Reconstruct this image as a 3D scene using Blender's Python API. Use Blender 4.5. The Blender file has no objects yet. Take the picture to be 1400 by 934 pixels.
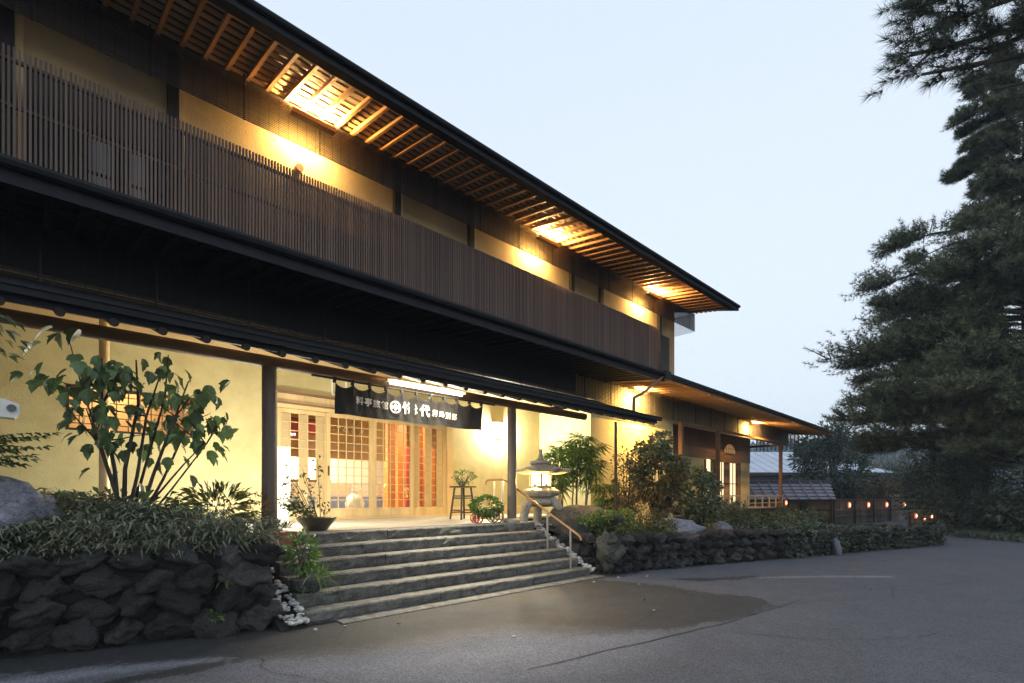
import bpy, bmesh, math, random
import numpy as np
from mathutils import Vector, Matrix, noise
random.seed(7); np.random.seed(7)
SC = bpy.context.scene
C = SC.collection
PI = math.pi
# ------------------------------------------------------------------ camera, sky, sun, exposure
cam_d = bpy.data.cameras.new('camera'); cam = bpy.data.objects.new('camera', cam_d); C.objects.link(cam)
cam_d.sensor_width = 36; cam_d.lens = 18.0; cam_d.shift_y = 0.1514; cam_d.clip_start = .05; cam_d.clip_end = 3000
cam.location = (0, 0, 1.23); cam.rotation_euler = (PI/2, 0, -math.atan2(.6931, .7208))
SC.camera = cam
world = bpy.data.worlds.new('World'); SC.world = world; world.use_nodes = True
wn = world.node_tree.nodes; wl = world.node_tree.links; wn.clear()
wo = wn.new('ShaderNodeOutputWorld'); bg = wn.new('ShaderNodeBackground'); bg2 = wn.new('ShaderNodeBackground'); add = wn.new('ShaderNodeAddShader')
sky = wn.new('ShaderNodeTexSky'); sky.sky_type = 'NISHITA'; sky.sun_disc = False
SUN_EL, SUN_AZ = math.radians(3.0), math.radians(250)
sky.sun_elevation = SUN_EL; sky.sun_rotation = SUN_AZ; sky.air_density = 1.0; sky.dust_density = .6; sky.ozone_density = 4
bg.inputs[1].default_value = .06
wl.new(sky.outputs[0], bg.inputs[0])
# thin even overcast over the whole sky: paler towards the horizon
tc = wn.new('ShaderNodeTexCoord'); sep = wn.new('ShaderNodeSeparateXYZ'); ramp = wn.new('ShaderNodeValToRGB')
nz = wn.new('ShaderNodeTexNoise'); nz.inputs['Scale'].default_value = 1.6; nz.inputs['Detail'].default_value = 3
wl.new(tc.outputs['Generated'], sep.inputs[0]); wl.new(tc.outputs['Generated'], nz.inputs['Vector'])
ma = wn.new('ShaderNodeMath'); ma.operation = 'MULTIPLY_ADD'; ma.inputs[1].default_value = .16; 
wl.new(nz.outputs[0], ma.inputs[0]); wl.new(sep.outputs['Z'], ma.inputs[2]); wl.new(ma.outputs[0], ramp.inputs[0])
cr = ramp.color_ramp; cr.elements[0].position = .05; cr.elements[0].color = (.845, .885, .925, 1)
cr.elements[1].position = .85; cr.elements[1].color = (.67, .765, .88, 1)
e = cr.elements.new(.45); e.color = (.775, .845, .915, 1)
wl.new(ramp.outputs[0], bg2.inputs[0]); bg2.inputs[1].default_value = 1.0
wl.new(bg.outputs[0], add.inputs[0]); wl.new(bg2.outputs[0], add.inputs[1]); wl.new(add.outputs[0], wo.inputs[0])
sun_d = bpy.data.lights.new('sun', 'SUN'); sun_d.energy = .08; sun_d.angle = math.radians(20); sun_d.color = (1, .93, .85)
sun = bpy.data.objects.new('sun', sun_d); C.objects.link(sun); sun.location = (0, -20, 30)
sun.rotation_euler = (math.radians(70), 0, math.radians(-35))
vs = SC.view_settings
vs.view_transform = 'Standard'; vs.look = 'None'; vs.exposure = .16; vs.gamma = 1
SC.cycles.max_bounces = 6; SC.cycles.diffuse_bounces = 3; SC.cycles.glossy_bounces = 3
SC.cycles.transparent_max_bounces = 10; SC.cycles.sample_clamp_indirect = 4
# ------------------------------------------------------------------ helpers
WM = {}
def meta(o, label=None, cat=None, group=None, kind=None):
    if label: o['label'] = label
    if cat: o['category'] = cat
    if group: o['group'] = group
    if kind: o['kind'] = kind
    return o
def link(o, parent=None, mat4=None):
    C.objects.link(o); m = mat4 or Matrix.Identity(4)
    o.matrix_basis = m; WM[o.name] = m
    if parent is not None:
        o.parent = parent; o.matrix_parent_inverse = WM[parent.name].inverted()
    return o
def thing(name, label, cat, loc, group=None):
    o = bpy.data.objects.new(name, None); o.empty_display_size = .2
    link(o, None, Matrix.Translation(loc)); return meta(o, label, cat, group)
def obj(name, me, parent=None, mat4=None):
    return link(bpy.data.objects.new(name, me), parent, mat4)
def copy_tree(root, loc, label=None, rotz=0, scale=1):
    r = root.copy(); C.objects.link(r); r.location = loc; r.rotation_euler = (0, 0, rotz); r.scale = (scale,)*3
    if label: r['label'] = label
    def rec(a, b):
        for ch in list(a.children):
            c = ch.copy(); C.objects.link(c); c.parent = b; rec(ch, c)
    rec(root, r); return r
class MB:
    def __init__(s): s.v = []; s.f = []
    def add(s, vs, fs):
        n = len(s.v); s.v += [tuple(v) for v in vs]; s.f += [tuple(i+n for i in f) for f in fs]; return s
    def box(s, x0, y0, z0, x1, y1, z1, M=None):
        vs = [(x0,y0,z0),(x1,y0,z0),(x1,y1,z0),(x0,y1,z0),(x0,y0,z1),(x1,y0,z1),(x1,y1,z1),(x0,y1,z1)]
        if M is not None: vs = [M @ Vector(v) for v in vs]
        return s.add(vs, [(0,3,2,1),(4,5,6,7),(0,1,5,4),(1,2,6,5),(2,3,7,6),(3,0,4,7)])
    def bar(s, a, b, w, h):      # box-section bar from a to b
        a, b = Vector(a), Vector(b); d = (b-a).normalized()
        u = d.cross(Vector((0,0,1)));  u = u.normalized() if u.length > 1e-4 else Vector((1,0,0))
        t = u.cross(d); vs = []
        for p in (a, b):
            for i, j in ((-1,-1),(1,-1),(1,1),(-1,1)): vs.append(p+u*(i*w/2)+t*(j*h/2))
        return s.add(vs, [(0,1,2,3),(7,6,5,4),(0,4,5,1),(1,5,6,2),(2,6,7,3),(3,7,4,0)])
    def tube(s, pts, rad, n=8, jit=0):
        pts = [Vector(p) for p in pts]; m = len(pts)
        if not hasattr(rad, '__len__'): rad = [rad]*m
        base = len(s.v); ref = Vector((0,0,1)); prev = None
        for i, p in enumerate(pts):
            d = (pts[min(i+1,m-1)]-pts[max(i-1,0)]).normalized()
            if prev is None:
                u = d.cross(ref); u = u.normalized() if u.length > .05 else d.cross(Vector((1,0,0))).normalized()
            else:
                u = prev-d*prev.dot(d); u.normalize()
            prev = u; w = d.cross(u)
            for k in range(n):
                a = 2*PI*k/n; r = rad[i]*(1+jit*(random.random()-.5))
                s.v.append(tuple(p+(u*math.cos(a)+w*math.sin(a))*r))
        for i in range(m-1):
            for k in range(n):
                k2 = (k+1) % n
                s.f.append((base+i*n+k, base+i*n+k2, base+(i+1)*n+k2, base+(i+1)*n+k))
        s.f.append(tuple(base+k for k in range(n))[::-1]); s.f.append(tuple(base+(m-1)*n+k for k in range(n)))
        return s
    def lathe(s, prof, n=24, c=(0,0,0), sq=None, jit=0, rot=0):   # prof: (r,z) list
        base = len(s.v); m = len(prof)
        for r, z in prof:
            for k in range(n):
                a = 2*PI*k/n+rot; rr = r*(1+jit*(random.random()-.5))
                s.v.append((c[0]+rr*math.cos(a), c[1]+rr*math.sin(a), c[2]+z))
        for i in range(m-1):
            for k in range(n):
                k2 = (k+1) % n; s.f.append((base+i*n+k, base+i*n+k2, base+(i+1)*n+k2, base+(i+1)*n+k))
        s.f.append(tuple(base+k for k in range(n))[::-1]); s.f.append(tuple(base+(m-1)*n+k for k in range(n)))
        return s
    def quad(s, *p): return s.add(p, [tuple(range(len(p)))])
    def prism(s, poly, axis, a0, a1):   # poly of 2D points extruded along axis ('x','y','z')
        n = len(poly)
        def mk(p, a): return (a, p[0], p[1]) if axis == 'x' else ((p[0], a, p[1]) if axis == 'y' else (p[0], p[1], a))
        vs = [mk(p, a0) for p in poly]+[mk(p, a1) for p in poly]
        fs = [tuple(range(n))[::-1], tuple(range(n, 2*n))]+[(i, (i+1) % n, n+(i+1) % n, n+i) for i in range(n)]
        return s.add(vs, fs)
    def mesh(s, name, mat, smooth=False):
        me = bpy.data.meshes.new(name); me.from_pydata(s.v, [], s.f)
        if mat: me.materials.append(mat)
        bm = bmesh.new(); bm.from_mesh(me); bmesh.ops.recalc_face_normals(bm, faces=bm.faces)
        bm.to_mesh(me); bm.free()
        if smooth:
            me.polygons.foreach_set('use_smooth', [True]*len(me.polygons))
            try: me.set_sharp_from_angle(angle=math.radians(45))
            except Exception: pass
        return me
    def build(s, name, mat, parent=None, smooth=False, mat4=None):
        return obj(name, s.mesh(name, mat, smooth), parent, mat4)
def box(name, mat, parent, x0, y0, z0, x1, y1, z1): return MB().box(x0,y0,z0,x1,y1,z1).build(name, mat, parent)
def unit_mesh(name, mat): return MB().box(-.5,-.5,-.5,.5,.5,.5).mesh(name, mat)
def place(name, me, parent, loc, scale=(1,1,1), rz=0, rot=None):
    R = rot if rot is not None else Matrix.Rotation(rz, 4, 'Z')
    return obj(name, me, parent, Matrix.Translation(loc) @ R @ Matrix.Diagonal((*scale, 1)))
# ------------------------------------------------------------------ materials
def mat(name, c1, c2=None, scale=4, rough=.7, bump=0, bscale=None, stretch=(1,1,1), metal=0, island=0, detail=5, emit=None, es=0, spec=.5, sub=None, contrast=(.35,.65), coat=0, rvar=0, bd=.02, nr=.6):
    m = bpy.data.materials.new(name); m.use_nodes = True; nt = m.node_tree; N = nt.nodes; L = nt.links
    b = N['Principled BSDF']; b.inputs['Roughness'].default_value = rough; b.inputs['Metallic'].default_value = metal
    b.inputs['Specular IOR Level'].default_value = spec
    if coat: b.inputs['Coat Weight'].default_value = coat
    c2 = c2 or c1
    t = N.new('ShaderNodeTexCoord'); mp = N.new('ShaderNodeMapping'); mp.inputs['Scale'].default_value = stretch
    L.new(t.outputs['Object'], mp.inputs[0])
    n = N.new('ShaderNodeTexNoise'); n.inputs['Scale'].default_value = scale; n.inputs['Detail'].default_value = detail; n.inputs['Roughness'].default_value = nr
    L.new(mp.outputs[0], n.inputs['Vector'])
    r = N.new('ShaderNodeValToRGB'); r.color_ramp.elements[0].position = contrast[0]; r.color_ramp.elements[1].position = contrast[1]
    r.color_ramp.elements[0].color = (*c1, 1); r.color_ramp.elements[1].color = (*c2, 1)
    L.new(n.outputs[0], r.inputs[0]); col = r.outputs[0]
    if island:
        g = N.new('ShaderNodeNewGeometry'); oi = N.new('ShaderNodeObjectInfo'); ad = N.new('ShaderNodeMath'); ad.operation = 'ADD'
        fr = N.new('ShaderNodeMath'); fr.operation = 'FRACT'
        L.new(g.outputs['Random Per Island'], ad.inputs[0]); L.new(oi.outputs['Random'], ad.inputs[1]); L.new(ad.outputs[0], fr.inputs[0])
        mr = N.new('ShaderNodeMapRange'); mr.inputs['To Min'].default_value = 1-island; mr.inputs['To Max'].default_value = 1+island
        L.new(fr.outputs[0], mr.inputs[0])
        h = N.new('ShaderNodeHueSaturation'); L.new(mr.outputs[0], h.inputs['Value']); L.new(col, h.inputs['Color']); col = h.outputs[0]
    L.new(col, b.inputs['Base Color'])
    if rvar:
        mr2 = N.new('ShaderNodeMapRange'); mr2.inputs['To Min'].default_value = rough-rvar; mr2.inputs['To Max'].default_value = rough+rvar
        L.new(n.outputs[0], mr2.inputs[0]); L.new(mr2.outputs[0], b.inputs['Roughness'])
    if bump:
        n2 = N.new('ShaderNodeTexNoise'); n2.inputs['Scale'].default_value = bscale or scale*6; n2.inputs['Detail'].default_value = 6
        L.new(mp.outputs[0], n2.inputs['Vector'])
        bp = N.new('ShaderNodeBump'); bp.inputs['Strength'].default_value = bump; bp.inputs['Distance'].default_value = bd
        L.new(n2.outputs[0], bp.inputs['Height']); L.new(bp.outputs[0], b.inputs['Normal'])
    if emit:
        b.inputs['Emission Color'].default_value = (*emit, 1); b.inputs['Emission Strength'].default_value = es
    if sub: 
        b.inputs['Transmission Weight'].default_value = 0
        tr = N.new('ShaderNodeBsdfTranslucent'); mx = N.new('ShaderNodeMixShader'); mx.inputs[0].default_value = sub
        L.new(col, tr.inputs[0]); L.new(b.outputs[0], mx.inputs[1]); L.new(tr.outputs[0], mx.inputs[2]); L.new(mx.outputs[0], N['Material Output'].inputs[0])
    return m
def glassmat(name, tint, refl):
    m = bpy.data.materials.new(name); m.use_nodes = True; N = m.node_tree.nodes; L = m.node_tree.links; N.clear()
    o = N.new('ShaderNodeOutputMaterial'); t = N.new('ShaderNodeBsdfTransparent'); g = N.new('ShaderNodeBsdfGlossy'); x = N.new('ShaderNodeMixShader'); fr = N.new('ShaderNodeFresnel')
    t.inputs[0].default_value = (*tint, 1); g.inputs['Roughness'].default_value = .03; fr.inputs[0].default_value = refl
    L.new(fr.outputs[0], x.inputs[0]); L.new(t.outputs[0], x.inputs[1]); L.new(g.outputs[0], x.inputs[2]); L.new(x.outputs[0], o.inputs[0]); return m
M = {}
M['plaster'] = mat('ochre_plaster', (.40,.345,.165), (.53,.47,.25), 1.3, .9, .35, 40, bd=.015, detail=12, nr=.72)
M['lamp_tint'] = mat('lamp_tinted_plaster', (.40,.285,.135), (.52,.385,.205), 1.3, .9, .3, 40, bd=.015, detail=12, nr=.72)  # same plaster, browned so its colour carries the orange lamp tint
M['plaster2'] = mat('interior_plaster', (.78,.74,.62), (.82,.78,.68), 2, .9)
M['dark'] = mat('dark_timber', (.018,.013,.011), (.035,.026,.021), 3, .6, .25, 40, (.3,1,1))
M['near_black'] = mat('near_black_soffit', (.0065,.006,.0058), (.011,.0095,.009), 3, .7)  # under-eave timber; also the wall strip whose shade is coloured in
M['lattice'] = mat('weathered_brown_lattice', (.115,.078,.062), (.19,.13,.10), 3, .62, .2, 60, (1,1,.12), island=.3)
M['slat'] = mat('dark_louver_slat', (.030,.023,.020), (.055,.040,.033), 5, .55, island=.25)
M['slat_shaded'] = mat('shaded_louver_slat', (.010,.008,.0075), (.018,.0145,.013), 5, .6, island=.25)  # darker copy of the slat, with the lower eave's shade in its colour
M['rafter'] = mat('pine_rafter', (.27,.135,.045), (.37,.20,.075), 2.5, .6, .2, 30, (1,.12,1), island=.18)
M['board'] = mat('pine_soffit_batten', (.36,.24,.11), (.46,.32,.16), 3, .65, .2, 30, (.12,1,1), island=.2)
M['log'] = mat('bark_stripped_log', (.10,.06,.032), (.17,.11,.065), 5, .65, .4, 30, (.2,1,1))
M['post'] = mat('smoky_round_post', (.085,.062,.048), (.15,.115,.09), 5, .55, .35, 40, (1,1,.15))
M['door'] = mat('pale_cypress_door', (.50,.36,.16), (.68,.51,.26), 6, .5, .2, 40, (1,1,.1))
M['doorh'] = mat('pale_cypress_rail', (.56,.40,.18), (.66,.49,.24), 3, .5, .15, 40, (.1,1,1))
M['paper'] = mat('fibrous_washi_paper', (.58,.46,.24), (.74,.63,.38), 26, .8, .2, 60, sub=.45)
M['glass'] = glassmat('door_glass', (.97,.97,.95), 1.25)
M['wglass'] = mat('window_glass_reflecting_sky', (.02,.025,.03), None, 2, .04, spec=.9)
M['metal'] = mat('black_roof_metal', (.010,.011,.013), (.016,.017,.02), 6, .6, .05, 30, spec=.25)
M['black'] = mat('black_iron', (.012,.011,.011), (.02,.018,.017), 20, .5)
M['gutter'] = mat('dark_gutter', (.010,.0105,.012), (.015,.016,.018), 8, .65, spec=.2)
M['copper'] = mat('brown_downpipe', (.16,.08,.04), (.20,.10,.05), 6, .45)
M['wingwood'] = mat('light_soffit_board', (.36,.20,.075), (.46,.27,.11), 3, .6, .15, 30, (1,.1,1), island=.12)
M['brown'] = mat('brown_timber', (.14,.075,.035), (.21,.115,.055), 4, .6, .2, 40, (.3,.3,.3))
M['asphalt'] = None
M['step'] = mat('rough_grey_step_stone', (.040,.039,.036), (.19,.18,.155), 9, .85, .9, 45, island=.2, detail=12, nr=.8)
M['floor'] = mat('pale_paving_stone', (.40,.36,.28), (.50,.455,.37), 5, .6, .2, 60, island=.08)
M['lava'] = mat('dark_lava_stone', (.010,.010,.010), (.10,.096,.09), 9, .95, 1.0, 26, island=.45, contrast=(.34,.68), bd=.06, detail=12, nr=.82)
M['lava2'] = mat('lichened_lava_stone', (.028,.028,.027), (.20,.195,.18), 8, .95, 1.0, 26, island=.35, bd=.06, detail=12, nr=.82)
M['core'] = mat('wall_core_soil', (.008,.0075,.007), (.016,.014,.012), 8, .95, .8)
M['rockb'] = mat('blue_grey_rock', (.10,.105,.14), (.42,.425,.48), 8, .9, 1.0, 28, detail=12, nr=.8, bd=.04)
M['rockm'] = mat('mossy_boulder', (.03,.03,.024), (.20,.185,.145), 7, .92, 1.0, 26, detail=12, nr=.8, bd=.04)
M['granite'] = mat('weathered_granite', (.20,.185,.15), (.46,.43,.36), 14, .85, .7, 60, detail=12, nr=.8)
M['pebble'] = mat('white_pebble', (.30,.295,.275), (.50,.49,.46), 8, .8, island=.35)
M['soil'] = mat('garden_soil', (.022,.016,.011), (.05,.037,.026), 9, .95, .8)
M['sasa'] = mat('bamboo_grass_leaf', (.13,.155,.10), (.225,.245,.17), 3, .48, island=.5, sub=.2)
M['fig'] = mat('broad_dark_leaf', (.055,.105,.04), (.115,.175,.065), 14, .42, island=.45, sub=.22)
M['green'] = mat('fresh_green_leaf', (.075,.15,.028), (.14,.24,.05), 6, .45, island=.4, sub=.3)
M['olive'] = mat('olive_shrub_leaf', (.055,.08,.022), (.12,.14,.045), 3, .5, island=.45, sub=.25)
M['bush'] = mat('glossy_evergreen_leaf', (.085,.125,.055), (.19,.22,.11), 4, .35, island=.5, sub=.2)
M['rust'] = mat('reddish_shrub_leaf', (.11,.075,.028), (.20,.12,.05), 4, .5, island=.45, sub=.25)
M['palm'] = mat('fan_palm_leaf', (.055,.125,.022), (.11,.20,.04), 6, .38, island=.35, sub=.25)
M['pine'] = mat('pine_needle', (.035,.048,.026), (.20,.225,.115), 3.2, .55, island=.4, contrast=(.38,.62))
M['pine2'] = mat('near_pine_needle', (.035,.05,.03), (.075,.095,.05), .8, .5, island=.4)
M['farleaf'] = mat('far_evergreen_leaf', (.03,.05,.038), (.13,.17,.125), 2.6, .6, island=.5, sub=.15)
M['under'] = mat('dark_undergrowth_leaf', (.025,.04,.025), (.115,.145,.085), 2.6, .6, island=.5)
M['bark'] = mat('grey_brown_bark', (.030,.024,.019), (.07,.055,.043), 9, .9, .8, 30, (1,1,.25))
M['stem'] = mat('thin_brown_stem', (.055,.045,.028), (.10,.08,.05), 9, .7)
M['cloth'] = mat('black_noren_cotton', (.011,.011,.011), (.017,.017,.017), 20, .8, .15, 200)
M['print'] = mat('white_fabric_print', (.72,.68,.60), (.80,.76,.68), 20, .85)
M['rail'] = mat('varnished_handrail', (.34,.16,.05), (.42,.21,.07), 5, .4, 0, None, (.2,1,1))
M['steel'] = mat('brushed_steel', (.42,.40,.36), (.5,.48,.43), 10, .35, metal=.8)
M['red'] = mat('red_paint', (.42,.035,.025), (.5,.05,.03), 6, .4)
M['terra'] = mat('terracotta', (.24,.085,.05), (.32,.12,.07), 7, .8, .2)
M['bowl'] = mat('dark_glazed_bowl', (.05,.042,.03), (.085,.07,.05), 7, .4)
M['white'] = mat('white_enamel', (.72,.70,.64), (.78,.76,.70), 9, .4)
M['amberwall'] = mat('amber_room_wall', (.50,.27,.09), (.58,.34,.13), 3, .7)
M['endlog'] = mat('dark_log_rafter', (.022,.015,.011), (.04,.028,.02), 5, .7)
M['orange'] = mat('orange_lacquer_panel', (.55,.16,.025), (.66,.24,.05), 3, .5)
M['ceil'] = mat('warm_cedar_board', (.42,.22,.06), (.5,.28,.08), 4, .6, 0, None, (.1,1,1))
M['blue'] = mat('indigo_cloth', (.16,.22,.42), (.22,.29,.5), 6, .85)
M['fence'] = mat('grey_weathered_board', (.17,.15,.125), (.28,.255,.215), 4, .85, .4, 40, (1,1,.12), island=.28)
M['earth'] = mat('earthen_wall', (.36,.25,.13), (.46,.33,.18), 2.2, .95, .3, 40)
M['tile'] = mat('mauve_grey_tile', (.16,.15,.20), (.23,.215,.27), 4, .5, .15, island=.1)
M['grey_roof'] = mat('pale_grey_metal_roof', (.42,.46,.54), (.52,.56,.63), .5, .6, .1, 5)
M['hill'] = mat('haze_blue_hillside', (.06,.10,.115), (.12,.16,.175), .12, .95, detail=9)  # leaf colour turned blue to paint in the distance haze
M['pole'] = mat('tarred_pole', (.03,.03,.034), (.055,.055,.06), 6, .8, .3)
def glow(name, col, s): 
    m = bpy.data.materials.new(name); m.use_nodes = True; N = m.node_tree.nodes; L = m.node_tree.links; N.clear()
    o = N.new('ShaderNodeOutputMaterial'); e = N.new('ShaderNodeEmission'); e.inputs[0].default_value = (*col, 1); e.inputs[1].default_value = s
    L.new(e.outputs[0], o.inputs[0]); return m
M['tube'] = glow('lit_fluorescent_tube', (1,.86,.58), 9)
M['lamp'] = glow('lit_lamp_glass', (1,.93,.75), 5)
M['washi'] = glow('lit_washi_shade', (1,.90,.66), 2.4)
M['shoji'] = glow('lit_shoji_paper', (1,.80,.45), 1.35)
M['redlan'] = glow('lit_red_lantern_paper', (1,.22,.05), 1.1)
M['redcore'] = glow('lit_lantern_core', (1,.70,.5), 2.6)
M['flame'] = glow('lit_stone_lantern_bulb', (1,.74,.30), 14)
def light(name, typ, loc, energy, col, size=.1, sy=None, rot=None, parent=None, spread=None):
    d = bpy.data.lights.new(name, typ); d.energy = energy; d.color = col
    if typ == 'AREA':
        d.shape = 'RECTANGLE'; d.size = size; d.size_y = sy or size
        if spread: d.spread = spread
    else: d.shadow_soft_size = size
    o = bpy.data.objects.new(name, d)
    m = Matrix.Translation(loc)
    if rot is not None: m = m @ rot.to_4x4()
    return link(o, parent, m)
def aim(v): return Vector(v).to_track_quat('-Z', 'Y').to_matrix()
# ------------------------------------------------------------------ foliage helpers (numpy)
def np_mesh(name, V, Fc, k, matl, smooth=False):
    me = bpy.data.meshes.new(name); V = np.asarray(V, np.float32); nf = len(Fc)
    me.vertices.add(len(V)); me.vertices.foreach_set('co', V.ravel())
    me.loops.add(nf*k); me.loops.foreach_set('vertex_index', np.asarray(Fc, np.int32).ravel())
    me.polygons.add(nf); me.polygons.foreach_set('loop_start', np.arange(0, nf*k, k, dtype=np.int32))
    if smooth: me.polygons.foreach_set('use_smooth', [True]*nf)
    me.materials.append(matl); me.update(); me.validate(); return me
def unit(a): return a/np.maximum(np.linalg.norm(a, axis=1, keepdims=True), 1e-6)
def leaves(name, P, D, L, W, matl, fold=.25, droop=.2, up=None):
    """pointed leaf of 4 triangles each: base, two sides, tip, on a folded midrib"""
    P = np.asarray(P, float); D = unit(np.asarray(D, float)); n = len(P)
    L = np.broadcast_to(np.asarray(L, float), (n,))[:, None]; W = np.broadcast_to(np.asarray(W, float), (n,))[:, None]
    R = np.random.normal(size=(n, 3)) if up is None else np.random.normal(scale=.35, size=(n, 3))+np.array(up)
    S = unit(np.cross(D, R)); Nn = np.cross(S, D)
    mid = P+D*L*.45; tip = P+D*L-np.array([0,0,1])*L*droop
    V = np.stack([P, mid+S*W/2+Nn*W*fold, mid-Nn*0, mid-S*W/2+Nn*W*fold, tip], 1).reshape(-1, 3)
    b = (np.arange(n)*5)[:, None]
    Fc = np.concatenate([b+np.array([[0,1,2]]), b+np.array([[0,2,3]]), b+np.array([[2,1,4]]), b+np.array([[3,2,4]])], 0)
    return np_mesh(name, V, Fc, 3, matl)
def needles(name, P, D, k, L, w, matl, spread=.9):
    P = np.asarray(P, float); D = unit(np.asarray(D, float)); n = len(P)
    d = unit(np.repeat(D, k, 0)+np.random.normal(scale=spread, size=(n*k, 3))*.75)
    B = np.repeat(P, k, 0); S = unit(np.cross(d, np.random.normal(size=(n*k, 3))))
    l = L*np.random.uniform(.7, 1.15, (n*k, 1))
    V = np.stack([B+S*w/2, B-S*w/2, B+d*l], 1).reshape(-1, 3)
    return np_mesh(name, V, np.arange(n*k*3).reshape(-1, 3), 3, matl)
def blob_points(n, c, r, shell=.45):
    d = unit(np.random.normal(size=(n, 3))); t = np.random.uniform(shell, 1, (n, 1))**.6
    return np.array(c)+d*t*np.array(r), d
def rock_mesh(name, matl, sub=2, amp=.22, seed=0, freq=1.6, flat=0):
    bm = bmesh.new(); bmesh.ops.create_icosphere(bm, subdivisions=sub, radius=1)
    o = Vector((seed*7.3, seed*3.1, seed*1.7))
    for v in bm.verts:
        p = v.co.copy(); q = 1+amp*noise.noise(p*freq+o)+amp*.5*noise.noise(p*freq*2.3+o)+amp*.25*noise.noise(p*freq*5+o)
        if flat:   # facet: clip by a few planes so it reads as a broken stone
            for k in range(flat):
                nn = Vector((math.sin(k*2.1+seed), math.cos(k*1.3+seed*2), math.sin(k*.7+seed*3))).normalized()
                dd = p.dot(nn)
                if dd > .68: q *= (.68+.15*(dd-.68))/dd
        v.co = p*q
    me = bpy.data.meshes.new(name); bm.to_mesh(me); bm.free(); me.materials.append(matl)
    me.polygons.foreach_set('use_smooth', [True]*len(me.polygons)); return me
# ================================================================== ground
def asphalt_mat(name):
    m = bpy.data.materials.new(name); m.use_nodes = True; N = m.node_tree.nodes; L = m.node_tree.links; b = N['Principled BSDF']
    t = N.new('ShaderNodeTexCoord')
    def noi(s, d=4, r=.65):
        n = N.new('ShaderNodeTexNoise'); n.inputs['Scale'].default_value = s; n.inputs['Detail'].default_value = d; n.inputs['Roughness'].default_value = r
        L.new(t.outputs['Object'], n.inputs['Vector']); return n.outputs[0]
    def math_(op, x, y=None, c=False):
        q = N.new('ShaderNodeMath'); q.operation = op; q.use_clamp = c
        for i, v in enumerate((x, y)):
            if v is None: continue
            if isinstance(v, (int, float)): q.inputs[i].default_value = v
            else: L.new(v, q.inputs[i])
        return q.outputs[0]
    def mixc(f, x, y):
        q = N.new('ShaderNodeMix'); q.data_type = 'RGBA'; L.new(f, q.inputs[0])
        for i, v in ((6, x), (7, y)):
            if isinstance(v, tuple): q.inputs[i].default_value = (*v, 1)
            else: L.new(v, q.inputs[i])
        return q.outputs[2]
    big, mid, fine = noi(.45, 6), noi(2.6, 6, .7), noi(14, 5, .7)
    vor = N.new('ShaderNodeTexVoronoi'); vor.inputs['Scale'].default_value = 110; L.new(t.outputs['Object'], vor.inputs['Vector'])
    base = mixc(math_('MULTIPLY_ADD', mid, .6) if False else math_('ADD', math_('MULTIPLY', mid, .55), math_('MULTIPLY', big, .45)), (.049,.0495,.056), (.147,.148,.169))
    at = N.new('ShaderNodeAttribute'); at.attribute_name = 'damp'
    edge = math_('ADD', at.outputs['Fac'], math_('MULTIPLY', math_('SUBTRACT', math_('ADD', math_('MULTIPLY', mid, .55), math_('MULTIPLY', fine, .45)), .5), 2.2))
    rmp = N.new('ShaderNodeMapRange'); rmp.inputs['From Min'].default_value = .45; rmp.inputs['From Max'].default_value = .56; rmp.interpolation_type = 'SMOOTHSTEP'; L.new(edge, rmp.inputs[0])
    damp = math_('MULTIPLY', rmp.outputs[0], 1.0)
    wet = mixc(fine, (.022,.022,.023), (.048,.048,.047)); col = mixc(damp, base, wet)
    at2 = N.new('ShaderNodeAttribute'); at2.attribute_name = 'dust_and_glint'; col = mixc(math_('MULTIPLY', at2.outputs['Fac'], math_('ADD', mid, .2), True), col, (.26,.265,.30))
    h = N.new('ShaderNodeHueSaturation'); mr = N.new('ShaderNodeMapRange'); mr.inputs['To Min'].default_value = .5; mr.inputs['To Max'].default_value = 1.55
    L.new(vor.outputs['Color'], mr.inputs[0]); L.new(mr.outputs[0], h.inputs['Value']); L.new(col, h.inputs['Color']); L.new(h.outputs[0], b.inputs['Base Color'])
    L.new(math_('SUBTRACT', .82, math_('MULTIPLY', damp, math_('ADD', math_('MULTIPLY', mid, .3), -.02))), b.inputs['Roughness']); b.inputs['Specular IOR Level'].default_value = .35
    bp = N.new('ShaderNodeBump'); bp.inputs['Strength'].default_value = .8; bp.inputs['Distance'].default_value = .008; L.new(vor.outputs['Distance'], bp.inputs['Height']); L.new(bp.outputs[0], b.inputs['Normal'])
    return m
M['asphalt'] = asphalt_mat('worn_asphalt')
M['seam'] = mat('tar_seam', (.012,.012,.013), (.02,.02,.02), 8, .6)
g = MB().quad((-250,-250,0), (400,-250,0), (400,400,0), (-250,400,0)).build('ground', M['asphalt']); meta(g, kind='structure')
def sheet(name, pts, z, m, rag=.05, sub=14):
    out = []
    for i in range(len(pts)):
        a, b = Vector((*pts[i], 0)), Vector((*pts[(i+1) % len(pts)], 0)); k = max(1, int((b-a).length*sub/1.0))
        k = min(k, 60)
        for j in range(k):
            p = a.lerp(b, j/k); q = Vector((noise.noise(p*2.3), noise.noise(p*2.3+Vector((9,9,0))), 0))*rag*1.6+Vector((noise.noise(p*9), noise.noise(p*9+Vector((3,3,0))), 0))*rag*.8
            out.append((p.x+q.x, p.y+q.y, z))
    o = MB().add(out, [tuple(range(len(out)))]).build(name, m); return meta(o, kind='structure')
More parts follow.
